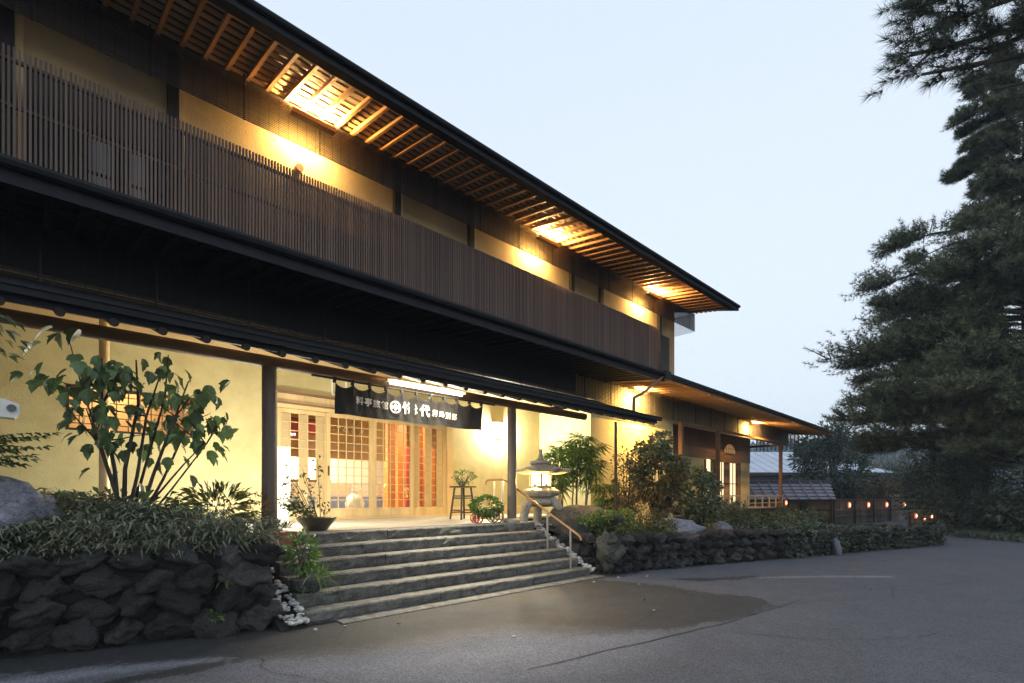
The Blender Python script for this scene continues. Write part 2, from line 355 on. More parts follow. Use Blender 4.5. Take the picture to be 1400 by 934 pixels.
# forecourt: a finer sheet of the same asphalt that carries where it is damp or dusty, plus a painted water reflection
def sdist(P, poly):
    poly = np.array(poly, float); n = len(poly); d = np.full(len(P), 1e9); ins = np.zeros(len(P), bool)
    for i in range(n):
        a, b = poly[i], poly[(i+1) % n]; e = b-a; w = P-a; t = np.clip((w@e)/(e@e), 0, 1)[:,None]; d = np.minimum(d, np.linalg.norm(w-t*e, axis=1))
        c = ((a[1] > P[:,1]) != (b[1] > P[:,1])); xs = a[0]+(P[:,1]-a[1])*(b[0]-a[0])/(b[1]-a[1] if abs(b[1]-a[1]) > 1e-9 else 1e-9); ins ^= c & (P[:,0] < xs)
    return np.where(ins, d, -d)
gx, gy = np.arange(-3, 13.01, .06), np.arange(-1, 6.01, .06); XX, YY = np.meshgrid(gx, gy, indexing='ij'); PG = np.stack([XX.ravel(), YY.ravel()], 1)
damps = [([(-4,5.9),(-.5,5.2),(.3,4.75),(.9,4.45),(1.31,4.15),(1.56,3.9),(1.82,3.72),(2.29,3.6),(2.88,3.52),(3.26,3.36),(3.44,3.01),(3.82,2.62),(4.37,2.42),(4.8,2.2),(6.18,2.04),(6.44,2.62),(6.32,3.05),(6.42,3.7),(6.2,4.5),(7.5,4.6),(9.5,4.1),(9.3,4.9),(6.4,5.1),(1.6,5.3),(0,6)], .16),
         ([(.35,4.32),(.75,4.28),(1.05,4.30),(1.22,4.16),(.98,4.08),(.62,4.12),(.32,4.2)], .07), ([(6.9,3.95),(7.6,3.45),(8.3,3.12),(8.0,3.0),(7.1,3.45)], .12)]
dv = np.zeros(len(PG))
for poly, w in damps: dv = np.maximum(dv, np.clip(sdist(PG, poly)/(w*2)*.5+.5, 0, 1))
du = np.zeros(len(PG))
for poly, w in (([(7.94,3.06),(8.49,2.75),(9.14,2.2),(9.7,1.62),(9.5,1.6),(9.05,2.12),(8.4,2.64)], .05), ([(-.3,4.82),(.3,4.72),(.85,4.46),(1.1,4.32),(.95,4.34),(.4,4.52),(-.3,4.62)], .08), ([(1.35,3.75),(1.9,3.5),(2.5,3.4),(3.2,3.2),(3.75,2.5),(3.3,2.4),(2.6,2.45),(1.7,3.1)], .5)):  # first outline: water reflection painted as a pale streak; the others are dusty
    du = np.maximum(du, np.clip(sdist(PG, poly)/w*.5+.5, 0, 1))
me = bpy.data.meshes.new('forecourt'); a_, b_ = len(gx), len(gy)
ii, jj = np.meshgrid(np.arange(a_-1), np.arange(b_-1), indexing='ij'); k0 = (ii*b_+jj).ravel()
me = np_mesh('forecourt', np.stack([PG[:,0], PG[:,1], np.full(len(PG), .004)], 1), np.stack([k0, k0+b_, k0+b_+1, k0+1], 1), 4, M['asphalt'])
for nm, vals in (('damp', dv), ('dust_and_glint', du)):
    at = me.attributes.new(nm, 'FLOAT', 'POINT'); at.data.foreach_set('value', vals.astype(np.float32))
meta(obj('forecourt', me), kind='structure')
sheet('asphalt_seam', [(2.6,2.545),(3.37,2.41),(4.8,2.162),(6.7,1.998),(6.7,1.988),(4.8,2.148),(3.37,2.395),(2.6,2.532)], .008, M['seam'], .012)
def crack(pts, w):
    out, back = [], []; pts = [Vector((*p,0)) for p in pts]
    for a, b in zip(pts, pts[1:]):
        k = max(2, int((b-a).length/.06)); d = (b-a).normalized(); n = Vector((-d.y,d.x,0))
        for j in range(k):
            p = a.lerp(b, j/k); o = n*(noise.noise(p*3)*.07+noise.noise(p*14)*.022); ww = w*(.45+.9*abs(noise.noise(p*5+Vector((7,0,0)))))
            out.append((p.x+o.x+n.x*ww, p.y+o.y+n.y*ww, .0085)); back.append((p.x+o.x-n.x*ww, p.y+o.y-n.y*ww, .0085))
    m = len(out); v = out+back; o = MB().add(v, [(i,i+1,m+i+1,m+i) for i in range(m-1)]).build('asphalt_crack', M['seam']); meta(o, kind='structure')
crack([(1.1,4.42),(1.3,4.1),(1.25,3.7),(1.5,3.2)], .004); crack([(3.3,2.9),(4.2,2.7),(5.0,2.9),(6.2,2.5)], .0045); crack([(6.4,2.0),(7.6,1.3),(8.4,1.4),(10.2,.6)], .006); crack([(8.4,1.4),(9.0,2.2),(10.6,2.4)], .005); crack([(4.6,2.1),(5.0,1.2),(5.9,.6)], .005)
# garden soil behind the two stone walls
so = MB().add([(-5,5.45,.72),(0,5.5,.74),(1.55,5.05,.74),(1.6,6.3,.74),(1.6,9.3,.74),(-5,9.3,.74)], [(0,1,2,3,4,5)]).build('garden_soil', M['soil']); meta(so, kind='structure')
so = MB().add([(6.5,5.0,.5),(9.5,4.3,.5),(12.5,3.6,.45),(16.8,2.1,.4),(18.2,3.4,.2),(22,6.4,.05),(24,7.3,.05),(10,7.6,.55),(9.95,9.3,.7),(6.5,9.3,.72),(6.5,6,.68)], [tuple(range(11))]).build('garden_soil', M['soil']); meta(so, kind='structure')

# ================================================================== the inn
inn = thing('inn_building', 'two storey timber inn with ochre walls and brightly lit eaves', 'building', (6, 9.3, 0))
def bxs(name, m, bl, parent=inn):
    b = MB()
    for q in bl: b.box(*q)
    return b.build(name, m, parent)
bxs('wall', M['plaster'], [(-5,9.3,0,.46,9.45,3.6), (.46,9.3,0,1.98,9.45,2.15), (.46,9.3,2.78,1.98,9.45,3.6), (1.98,9.3,0,3.16,9.45,3.6), (3.16,9.3,3.05,6.95,9.45,3.6), (6.95,9.3,0,9.95,9.45,3.6)])
bxs('wall', M['plaster'], [(9.95,7.6,0,10.1,9.45,3.44)])
bxs('wall', M['plaster'], [(10.1,7.6,0,13.9,7.75,3.44), (13.75,7.75,0,13.9,8.6,3.44)])
bxs('wall', M['plaster'], [(9.6,7.78,3.45,24.3,7.9,4.3)])
bxs('upper_wall_band', M['near_black'], [(-5,7.78,3.61,9.598,7.9,4.3)])  # plaster wall strip coloured near-black to carry the shade under the middle eave
bxs('upper_wall_band', M['dark'], [(-5,7.772,4.3,14.0,7.798,5.97)])
bxs('wall', M['lamp_tint'], [(-5,7.8,4.3,14.35,7.95,7.1), (14.2,7.95,3.5,14.35,14,7.1), (-5,14,0,14.35,14.15,7.1)])
bxs('wall', M['plaster'], [(13.9,8.6,.6,18.5,8.75,2.62),(18.5,8.6,.6,21.1,8.75,.95),(21.1,8.6,.6,22.15,8.75,2.62),(22.0,8.75,.3,22.15,13,4.1)])
bxs('upper_wall_band', M['brown'], [(13.9,8.58,2.62,22.15,8.74,3.9)])
bxs('base_board', M['doorh'], [(6.98,9.27,.8,9.9,9.3,1.0)])
for x in (-.1,1.42,4.7,6.35,9.43,10.58,13.41):
    p = box('pillar', M['dark'], inn, x-.06, 7.72, 4.3, x+.06, 7.8, 7.0)
    box('trim_strip', M['doorh'], inn, x+.062, 7.765, 4.3, x+.13, 7.8, 7.0)
pl = MB().tube([(-5,6.1,2.755),(2,6.1,2.76),(7.8,6.1,2.755)], [.064,.066,.062], 14).build('beam', M['log'], inn, True)
bxs('porch_ceiling', M['board'], [(-5,7.45,3.56,9.95,9.3,3.605)])
bxs('wall_plate', M['log'], [(-5,7.4,3.36,9.95,7.48,3.44)])
def post(x, y, r, z0=.8, z1=2.705, base=True, m='post'):
    b = MB().tube([(x,y,z0+(.06 if base else 0)),(x+.004,y,(z0+z1)/2),(x,y,z1)], [r*1.04,r,r*.97], 14).build('post', M[m], inn, True)
    if base: MB().lathe([(r*1.9,0),(r*1.95,.03),(r*1.7,.055),(r*1.2,.07)], 16, (x,y,z0), jit=.06).build('footing_stone', M['granite'], b, True)
post(.70, 7.5, .05, .72, 3.36, False, 'doorh'); post(2.06, 6.15, .082); post(5.91, 6.15, .075); post(8.7, 6.02, .03, .5, 2.74, False, 'dark')
# ---- roofs
def roof(name, m, poly, x0, x1): return MB().prism(poly, 'x', x0, x1).build(name, m, inn)
up = roof('upper_roof', M['metal'], [(6.13,6.735),(6.2,6.735),(7.9,7.0),(11,7.9),(15,6.75),(15,6.82),(11,8.06),(6.13,6.765)], -5, 14.96)
bxs('fascia', M['metal'], [(-5,6.14,6.60,14.96,6.19,6.733)], up)
MB().tube([(-5,6.11,6.715),(14.99,6.11,6.715)], .04, 8).build('gutter', M['gutter'], up)
bxs('eave_board', M['near_black'], [(-5,6.192,6.625,14.9,6.31,6.655)], up)
MB().prism([(6.13,6.60),(6.13,6.73),(10,7.75),(10,7.60)], 'x', 14.962, 15.0).build('verge_board', M['metal'], up)
rm = unit_mesh('rafter', M['rafter'])
def rafters(parent, me, xs, y0, z0, y1, z1, w, h):
    L = math.hypot(y1-y0, z1-z0); R = Matrix.Rotation(math.atan2(z1-z0, y1-y0), 4, 'X')
    for x in xs: obj('rafter', me, parent, Matrix.Translation((x,(y0+y1)/2,(z0+z1)/2)) @ R @ Matrix.Diagonal((w, L, h, 1)))
rafters(up, rm, [-4.8+.25*i for i in range(79)], 6.29, 6.655, 7.56, 6.845, .045, .055)
bt = unit_mesh('batten', M['board'])
def battens(parent, me, ys, zf, x0, x1, sec, w, h):
    n = max(1, round((x1-x0)/sec)); s = (x1-x0)/n
    for y in ys:
        for k in range(n): place('batten', me, parent, (x0+s*(k+.5), y, zf(y)), (s-.006, w, h))
battens(up, bt, [6.40+.142*i for i in range(8)], lambda y: 6.655+.15*(y-6.29)+.042, -5, 15.02, 2.5, .068, .02)
bxs('sheathing', M['near_black'], [(-5,6.32,6.726,14.9,6.33,6.73)], up)
MB().prism([(6.32,6.73),(6.32,6.733),(7.79,6.99),(7.79,6.955)], 'x', -5, 14.9).build('sheathing', M['near_black'], up)
# middle eave over the main house, then the wing
mid = roof('middle_roof', M['metal'], [(6.16,4.12),(7.78,4.30),(7.78,4.40),(6.16,4.15)], -5, 10.95)
MB().tube([(-5,6.15,4.10),(10.98,6.15,4.10)], .05, 8).build('gutter', M['gutter'], mid)
bxs('fascia', M['metal'], [(-5,6.205,3.935,10.95,6.235,4.118)], mid)
sm = unit_mesh('rafter', M['near_black'])
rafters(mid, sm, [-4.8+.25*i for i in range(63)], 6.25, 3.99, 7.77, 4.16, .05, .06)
bm_ = unit_mesh('batten', M['near_black'])
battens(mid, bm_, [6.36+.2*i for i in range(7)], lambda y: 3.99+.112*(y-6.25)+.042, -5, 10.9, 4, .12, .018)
bxs('corner_block', M['metal'], [(10.82,6.1,3.98,11.08,6.26,4.165)], mid)
dz = lambda x: -.012*(x-11)
def sag(o):
    for v in o.data.vertices: v.co.z += dz(v.co.x)
    return o
wing = sag(roof('wing_roof', M['metal'], [(6.13,4.08),(7.9,4.30),(10.5,4.9),(14,4.1),(14,4.2),(10.5,5.0),(6.13,4.14)], 10.96, 24.9))
sag(MB().box(11.08,6.15,4.03,24.9,6.19,4.079).build('fascia', M['metal'], wing))
wr = unit_mesh('rafter', M['wingwood'])
for i in range(45):
    x = 11.2+.305*i; y0, z0, y1, z1 = 6.2, 3.97+dz(x), 7.77, 4.16+dz(x); L = math.hypot(y1-y0, z1-z0)
    obj('rafter', wr, wing, Matrix.Translation((x,(y0+y1)/2,(z0+z1)/2)) @ Matrix.Rotation(math.atan2(z1-z0,y1-y0),4,'X') @ Matrix.Diagonal((.045,L,.05,1)))
sb = unit_mesh('soffit_board', M['wingwood'])
for i in range(14):
    for k in range(5):
        y = 6.25+.112*i; x0 = 11.0+2.78*k
        place('soffit_board', sb, wing, (x0+1.39, y, 4.005+.121*(y-6.2)+dz(x0+1.39)), (2.77,.106,.02), rot=Matrix.Rotation(.012,4,'Y'))
# porch roof
por = roof('porch_roof', M['metal'], [(5.42,2.795),(5.5,2.795),(7.42,3.44),(7.42,3.52),(5.42,2.842)], -5, 9.34)
bxs('gutter', M['gutter'], [(-5,5.375,2.765,9.4,5.453,2.835),(-5,5.36,2.822,9.4,5.3745,2.838)], por)
bxs('fascia', M['metal'], [(-5,5.455,2.715,9.34,5.49,2.794)], por)
MB().prism([(5.495,2.762),(5.495,2.79),(7.41,3.435),(7.41,3.40)], 'x', -5, 9.32).build('soffit', M['board'], por)
lr = MB().tube([(0,5.44,2.70),(0,7.40,3.365)], .037, 8).mesh('rafter', M['endlog'], True)
for i in range(41): place('rafter', lr, por, (-4.6+.345*i, 0, 0))
MB().tube([(10.9,6.2,4.06),(10.7,6.18,3.95),(9.6,6.0,3.42),(9.27,5.95,3.30),(9.24,5.94,3.2),(9.22,5.93,2.96)], .032, 10).build('downpipe', M['copper'], inn, True)
bxs('leak_strip', M['metal'], [(-5,7.425,3.53,9.6,7.95,3.556)])  # added strip that stops porch lamplight leaking up behind the roof
# ---- louvre screens
sl = unit_mesh('slat', M['slat'])
sl_shaded = unit_mesh('slat', M['slat_shaded'])
def louver(x0, x1, y, z0, z1, n, sec, zoff=lambda x: 0, sl=sl):
    b = MB(); k = int((x1-x0)/1.03)
    for i in range(k+1):
        x = x1-.35-1.03*i; b.box(x-.009,y-.022,z0-.03+zoff(x),x+.009,y-.012,z1+.16+zoff(x))
    for i in range(int((x1-x0)/.13)):
        x = x0+.13*i+.05; b.box(x-.004,y+.012,z0+zoff(x),x+.004,y+.018,z1+zoff(x))
    p = b.build('louver_screen', M['black'], inn); m = max(1, round((x1-x0)/sec)); s = (x1-x0)/m
    for i in range(n):
        for j in range(m):
            xc = x0+s*(j+.5); place('slat', sl, p, (xc, y, z0+(z1-z0)*i/(n-1)+zoff(xc)), (s-.004,.012,.013), rot=Matrix.Rotation(.012 if zoff(5) else 0,4,'Y'))
    return p
louver(-4.2, 14.86, 7.4, 6.27, 6.79, 22, 3.2)
louver(-4.2, 13.9, 7.4, 3.44, 4.10, 21, 3.1, sl=sl_shaded)
louver(13.93, 24.5, 7.4, 3.46, 4.12, 20, 2.6, dz)
def endlouver(x, y0, y1, z0, z1, n, vert=False):
    b = MB().box(x-.012,y0,z1,x+.012,y1,z1+.03); p = b.build('louver_screen', M['black'], inn)
    for i in range(n):
        if vert: place('slat', sl, p, (x, y0+(y1-y0)*i/(n-1), (z0+z1)/2), (.03,.03,z1-z0))
        else: place('slat', sl, p, (x, (y0+y1)/2, z0+(z1-z0)*i/(n-1)), (.009,y1-y0,.009))
endlouver(14.86, 7.43, 9.6, 6.27, 6.79, 19); endlouver(24.5, 7.43, 9.2, 3.30, 3.94, 12, True)
# ---- balcony lattice
b = MB()
for z, h in ((5.69,.035), (5.22,.03), (4.34,.05)): b.box(-5,7.325,z,12.58,7.36,z+h)
for x in (-.1,1.42,4.7,6.35,9.43,10.58,12.53): b.box(x-.022,7.362,4.3,x+.022,7.40,5.72)
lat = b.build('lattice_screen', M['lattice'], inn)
pk = unit_mesh('picket', M['lattice']); b2 = MB()
for i in range(-95, 345):
    x = -1.2+.04*i
    if 14 <= i < 314: place('picket', pk, lat, (x, 7.305, 5.035), (.021,.03,1.55+.01*random.random()))
    else: b2.box(x-.0105,7.29,4.26,x+.0105,7.32,5.81)
meta(b2.build('picket_run', M['lattice'], lat), kind='stuff')
for x0, x1, z0, z1 in ((.55,1.36,4.4,5.52), (3.14,3.62,4.4,5.48), (5.0,6.1,4.4,5.4)):
    f = MB().box(x0-.05,7.735,z0-.05,x0,7.77,z1+.05).box(x1,7.735,z0-.05,x1+.05,7.77,z1+.05).box(x0,7.735,z1,x1,7.77,z1+.05).box(x0,7.735,z0-.05,x1,7.77,z0).box((x0+x1)/2-.02,7.738,z0,(x0+x1)/2+.02,7.768,z1).build('window', M['dark'], inn)
    box('pane', M['wglass'], f, x0, 7.75, z0, x1, 7.757, z1)
# vent pipe cap on the lit band of wall
MB().tube([(3.0,7.80,6.12),(3.0,7.66,6.12)], [.055,.06], 14).build('vent_cap', M['copper'], inn, True)
# ---- entrance doors
bxs('door_frame', M['doorh'], [(3.08,9.22,.8,3.22,9.3,3.05),(6.87,9.22,.8,7.02,9.3,3.05),(3.22,9.22,2.79,6.87,9.3,2.86),(3.22,9.24,.8,6.87,9.3,.835)])
bxs('lintel', M['brown'], [(3.0,9.20,3.05,7.1,9.29,3.085)])
bxs('transom_panel', M['door'], [(3.22,9.26,2.862,6.87,9.29,3.048)])
bxs('head_rail', M['brown'], [(3.15,9.19,2.862,6.95,9.255,2.89)])
pn = unit_mesh('pane', M['glass']); pp = unit_mesh('paper_pane', M['paper']); mu = unit_mesh('muntin', M['door'])
def door(x0, x1, y, paper, pull=None, rows=11, cols=5):
    st, zb, zt = .075, .835, 2.785; b = MB()
    b.box(x0,y-.018,zb,x0+st,y+.018,zt).box(x1-st,y-.018,zb,x1,y+.018,zt).box(x0+st,y-.017,zt-.07,x1-st,y+.017,zt).box(x0+st,y-.017,zb,x1-st,y+.017,zb+.07).box(x0+st,y-.010,zb+.07,x1-st,y+.010,zb+.15).box(x0+st,y-.016,zb+.15,x1-st,y+.016,zb+.175)
    d = b.build('sliding_door', M['door'], inn)
    a0, a1, c0, c1 = x0+st, x1-st, zb+.175, zt-.07; w, h = (a1-a0)/cols, (c1-c0)/rows
    for i in range(1, cols): place('muntin', mu, d, (a0+w*i, y-.004, (c0+c1)/2), (.014,.02,c1-c0))
    for j in range(1, rows): place('muntin', mu, d, ((a0+a1)/2, y-.001, c0+h*j), (a1-a0,.018,.014))
    for i in range(cols):
        for j in range(rows):
            pw = i in paper
            place('paper_pane' if pw else 'pane', pp if pw else pn, d, (a0+w*(i+.5), y+.004, c0+h*(j+.5)), (w-.014,.004,h-.014))
    if pull is not None: box('pull_handle', M['black'], d, pull-.014, y-.026, 1.62, pull+.014, y-.0185, 1.80)
    return d
door(3.23, 4.16, 9.285, (0,2,4)); door(4.10, 5.045, 9.24, (), 4.138); door(5.05, 5.99, 9.24, ()); door(5.93, 6.86, 9.285, (0,2,4), 5.97)
# small transom light left of the curtain
f = bxs('transom_window', M['white'], [(4.22,9.27,3.13,4.25,9.30,3.5),(4.5,9.27,3.13,4.53,9.30,3.5),(4.25,9.27,3.13,4.5,9.30,3.16),(4.25,9.27,3.47,4.5,9.30,3.5)])
# ---- low lattice window on the left
b = MB(); X0, X1, Z0, Z1 = .46, 1.98, 2.15, 2.78
b.box(X0,9.29,Z0,X0+.03,9.4,Z1).box(X1-.03,9.29,Z0,X1,9.4,Z1).box(X0+.03,9.29,Z0,X1-.03,9.4,Z0+.03).box(X0+.03,9.29,Z1-.03,X1-.03,9.4,Z1)
wf = b.build('window', M['dark'], inn)
for i in range(1,11): place('lattice_bar', unit_mesh('lattice_bar', M['log']) if i == 1 else bpy.data.meshes['lattice_bar'], wf, (X0+(X1-X0)*i/11, 9.32, (Z0+Z1)/2), (.016,.016,Z1-Z0-.06))
for j in range(1,6): place('lattice_bar', bpy.data.meshes['lattice_bar'], wf, ((X0+X1)/2, 9.334, Z0+(Z1-Z0)*j/6), (X1-X0-.06,.012,.013))
# ---- interior seen through the doors
bxs('interior_wall', M['plaster2'], [(2.6,13.5,.8,9.9,13.6,3.5),(9.8,9.45,.8,9.9,13.5,3.5)])
bxs('interior_wall', M['amberwall'], [(-2,10.9,.8,2.5,11.0,3.5),(2.5,9.46,.8,2.6,13.5,3.5)])
bxs('interior_floor', M['floor'], [(-2,9.46,.70,9.9,13.5,.8)])
bxs('interior_ceiling', M['ceil'], [(-2,9.46,3.46,9.9,13.6,3.5)])
vl = bxs('valance', M['ceil'], [(2.6,11.0,2.08,6.35,11.06,3.46)])
b = MB(); rs_ = random.Random(8)
for k in range(5):
    cx = 4.99+.18*k
    for j in range(4):
        a = rs_.uniform(0,3.1); l = rs_.uniform(.03,.065); px_, pz_ = cx+rs_.uniform(-.045,.045), 2.76+rs_.uniform(-.06,.06)
        b.bar((px_-l*math.cos(a),10.99,pz_-l*math.sin(a)), (px_+l*math.cos(a),10.99,pz_+l*math.sin(a)), .012, .014)
b.build('brush_mark', M['white'], vl)
bxs('interior_pillar', M['orange'], [(6.42,11.0,.8,6.62,11.2,3.46),(7.0,11.5,.8,7.25,11.7,3.46),(7.7,11.4,.8,7.9,11.6,3.46),(8.5,11.4,.8,8.9,11.6,3.46)])
bxs('interior_wall', M['ceil'], [(7.35,12.6,.8,9.8,12.7,3.46)])
# ---- wing: veranda, shoji, fan window
bxs('beam', M['brown'], [(13.9,7.34,3.36,22.3,7.44,3.43)])
bxs('beam', M['brown'], [(22.18,7.44,3.28,22.3,8.9,3.36)])
for x in (13.98,16.43,22.17): bxs('veranda_post', M['brown'], [(x-.055,7.335,.825,x+.055,7.445,3.355)])
dk = bxs('veranda_deck', M['dark'], [(13.9,7.22,.62,22.35,7.30,.77),(22.27,7.31,.62,22.35,8.9,.77)])
db = unit_mesh('deck_board', M['brown'])
for i in range(11): place('deck_board', db, dk, (18.12, 7.25+.128*i, .797), (8.5,.122,.04))
for x in (14.5,16.5,18.9,20.6,22.15): bxs('veranda_stilt', M['brown'], [(x-.05,7.3,0,x+.05,7.4,.615)], dk)
MB().tube([(22.25,7.3,.62),(22.1,7.28,.3),(22.2,7.26,-.1)], .06, 8).build('veranda_stilt', M['log'], dk, True)
rl = bxs('veranda_rail', M['doorh'], [(14.3,7.325,1.235,22.3,7.375,1.275),(14.3,7.335,.98,22.3,7.365,1.005),(22.2,7.375,1.235,22.24,8.7,1.275)])
for i in range(12): bxs('baluster', M['doorh'], [(14.6+.69*i-.02,7.325,.82,14.6+.69*i+.02,7.365,1.233)], rl)
w = bxs('window', M['brown'], [(18.9,8.55,.9,18.96,8.6,2.62),(21.06,8.55,.9,21.12,8.6,2.62),(18.9,8.55,2.56,21.12,8.6,2.62),(18.9,8.55,.9,21.12,8.6,.95)])
bxs('shoji_panel', M['shoji'], [(19.35,8.66,.95,19.75,8.68,2.56)], w); bxs('shoji_panel', M['shoji'], [(20.3,8.66,.95,20.85,8.68,2.56)], w)
bxs('sliding_door', M['brown'], [(18.96,8.64,.95,19.34,8.67,2.56),(19.76,8.64,.95,20.29,8.67,2.56),(20.86,8.64,.95,21.06,8.67,2.56)], w)
bxs('muntin', M['dark'], [(18.96,8.63,1.72,21.06,8.64,1.75),(19.53,8.63,.95,19.56,8.655,2.56),(20.55,8.63,.95,20.58,8.655,2.56)], w)
w2 = bxs('window', M['brown'], [(18.0,8.55,.95,18.06,8.6,2.6),(18.42,8.55,.95,18.48,8.6,2.6)]); bxs('shoji_panel', M['shoji'], [(18.06,8.57,.97,18.42,8.59,2.6)], w2)
arc = [(20.1+.55*math.cos(a), 2.92+.38*math.sin(a)) for a in np.linspace(0, PI, 17)]
b = MB()
for i in range(16): b.bar((arc[i][0],8.565,arc[i][1]), (arc[i+1][0],8.565,arc[i+1][1]), .03, .04)
b.bar((19.55,8.565,2.92), (20.65,8.565,2.92), .03, .04)
for k in (-.3,-.1,.1,.3): b.bar((20.1+k,8.565,2.93), (20.1+k,8.565,2.92+.38*math.sqrt(1-(k/.55)**2)), .014, .014)
b.bar((19.65,8.562,3.1), (20.55,8.562,3.1), .012, .012)
fw = b.build('fan_window', M['brown'], inn); M['amber'] = glow('dim_amber_paper', (1,.55,.22), .30)
MB().prism(arc, 'y', 8.572, 8.577).build('pane', M['amber'], fw)
# ================================================================== lamps that light the inn
def tube_lamp(x, y, z, L, e, label, cat, col=(1,.72,.36), group=None, nm='eave_lamp', so=.6, fr=0, wo=.09):
    t = thing(nm, label, cat, (x, y, z), group)
    MB().box(x-L/2-.04,y-.05,z-.03,x+L/2+.04,y+.05,z-.006).box(x-L/2-.04,y-.056,z-.03,x+L/2+.04,y-.0505,z+.035).build('lamp_body', M['copper'], t)
    MB().tube([(x-L/2,y,z+.012),(x+L/2,y,z+.012)], .013, 8).build('tube', M['tube'], t, True)
    light('lamp_light', 'AREA', (x, y-.02, z+.03), e*so*4.8, (1,.56,.19), L, .04, aim((0,-.55,.75)), t)
    light('lamp_light', 'AREA', (x, y+wo, z-.05), e*(1-so), col, L, .03, aim((0,.75,-.6)), t)
    if fr: light('lamp_light', 'AREA', (x, y-.5, z-.02), e*fr, (1,.58,.17), L, .03, aim((0,.6,-.75)), t, math.radians(130))
    return t
EL = 'eave lamps'
tube_lamp(3.06, 7.33, 6.65, .55, 143, 'slim fluorescent lamp behind the louvres under the upper eave nearest the left', 'lamp', (1,.64,.25), EL, wo=.19)
tube_lamp(8.1, 7.33, 6.65, .55, 143, 'slim fluorescent lamp under the middle stretch of the upper eave', 'lamp', (1,.64,.25), EL, wo=.19)
tube_lamp(12.35, 7.33, 6.65, .55, 143, 'slim fluorescent lamp at the far right end of the upper eave', 'lamp', (1,.64,.25), EL, wo=.19)
tube_lamp(11.9, 7.46, 4.0, .5, 132, 'fluorescent lamp under the lower eave beside the slanting downpipe', 'lamp', (1,.66,.27), EL, fr=1.7)
tube_lamp(19.7, 7.46, 3.9, .5, 132, 'fluorescent lamp over the veranda of the far wing', 'lamp', (1,.66,.27), EL, fr=.45)
t = thing('porch_lamp', 'long white fluorescent batten lamp along the log beam above the curtain', 'lamp', (4.1, 5.95, 2.74))
box('lamp_body', M['white'], t, 3.45, 5.92, 2.735, 4.75, 5.98, 2.765)
MB().tube([(3.5,5.95,2.72),(4.7,5.95,2.72)], .014, 8).build('tube', M['tube'], t, True)
light('lamp_light', 'AREA', (4.1,5.95,2.70), 65, (1,.90,.70), 1.1, .016, aim((0,-.45,-1)), t, math.radians(95))
light('lamp_light', 'AREA', (4.1,5.94,2.70), 8, (1,.90,.70), 1.1, .016, aim((0,.25,-1)), t)
light('lamp_light', 'AREA', (4.1,6.30,2.70), 50, (1,.92,.74), 1.2, .05, aim((0,.85,-.5)), t)
light('lamp_light', 'AREA', (4.1,5.90,2.70), 70, (1,.86,.60), 1.1, .016, aim((0,-.5,1)), t)
t = thing('wall_lamp', 'glaring square glass lamp on the ochre wall right of the doors', 'lamp', (8.44, 9.2, 2.82))
b = MB(); 
for dx in (-.2,.18): b.box(8.44+dx,9.09,2.62,8.44+dx+.02,9.11,3.02).box(8.44+dx,9.27,2.62,8.44+dx+.02,9.298,3.02)
b.box(8.24,9.09,3.02,8.64,9.298,3.04).box(8.24,9.09,2.60,8.64,9.298,2.62).build('lamp_frame', M['white'], t)
box('lamp_glass', M['lamp'], t, 8.265, 9.115, 2.63, 8.615, 9.265, 3.01)
light('lamp_light', 'AREA', (8.44,9.05,2.8), 176.4, (1,.92,.74), .4, .4, aim((0,-1,-.05)), t)
light('lamp_light', 'AREA', (8.22,9.18,2.8), 54.6, (1,.92,.74), .15, .4, aim((-1,.3,0)), t)
light('lamp_light', 'AREA', (8.66,9.18,2.8), 67.2, (1,.92,.74), .15, .4, aim((1,.25,0)), t)
light('lamp_light', 'AREA', (8.44,9.18,2.59), 37.8, (1,.92,.74), .3, .15, aim((0,.4,-1)), t)
t = thing('standing_lamp', 'tall glowing white paper lamp standing behind the left porch post', 'lamp', (2.63, 7.4, .8))
b = MB(); x, y = 2.63, 7.4
for sx in (-1,1):
    for sy in (-1,1): b.box(x+sx*.085-.01,y+sy*.085-.01,.84,x+sx*.085+.01,y+sy*.085+.01,1.93)
b.box(x-.11,y-.11,.8,x+.11,y+.11,.84).build('lamp_frame', M['white'], t)
box('lamp_shade', M['washi'], t, x-.08, y-.08, .86, x+.08, y+.08, 1.92)
light('lamp_light', 'POINT', (x+.02,y-.2,1.5), 37.8, (1,.88,.62), .12, parent=t)
light('lamp_light', 'POINT', (x-.15,y+.3,1.45), 200, (1,.94,.78), .15, parent=t)
# lamps inside: ceiling lights of the lobby
for x, y, e, lab in ((4.6,12.3,430,'bright round lobby ceiling lamp over the reception counter'), (7.6,10.6,70,'round lobby ceiling lamp near the red partition'), (1.1,10.3,40,'round ceiling lamp behind the low lattice window')):
    t = thing('ceiling_lamp', lab, 'lamp', (x, y, 3.44), 'lobby ceiling lamps')
    MB().lathe([(.2,0),(.2,-.04),(.15,-.06)], 20, (x,y,3.45)).build('lamp_glass', M['lamp'], t)
    light('lamp_light', 'AREA', (x,y,3.37), e, (1,.84,.58), .4, .4, aim((0,0,-1)), t)
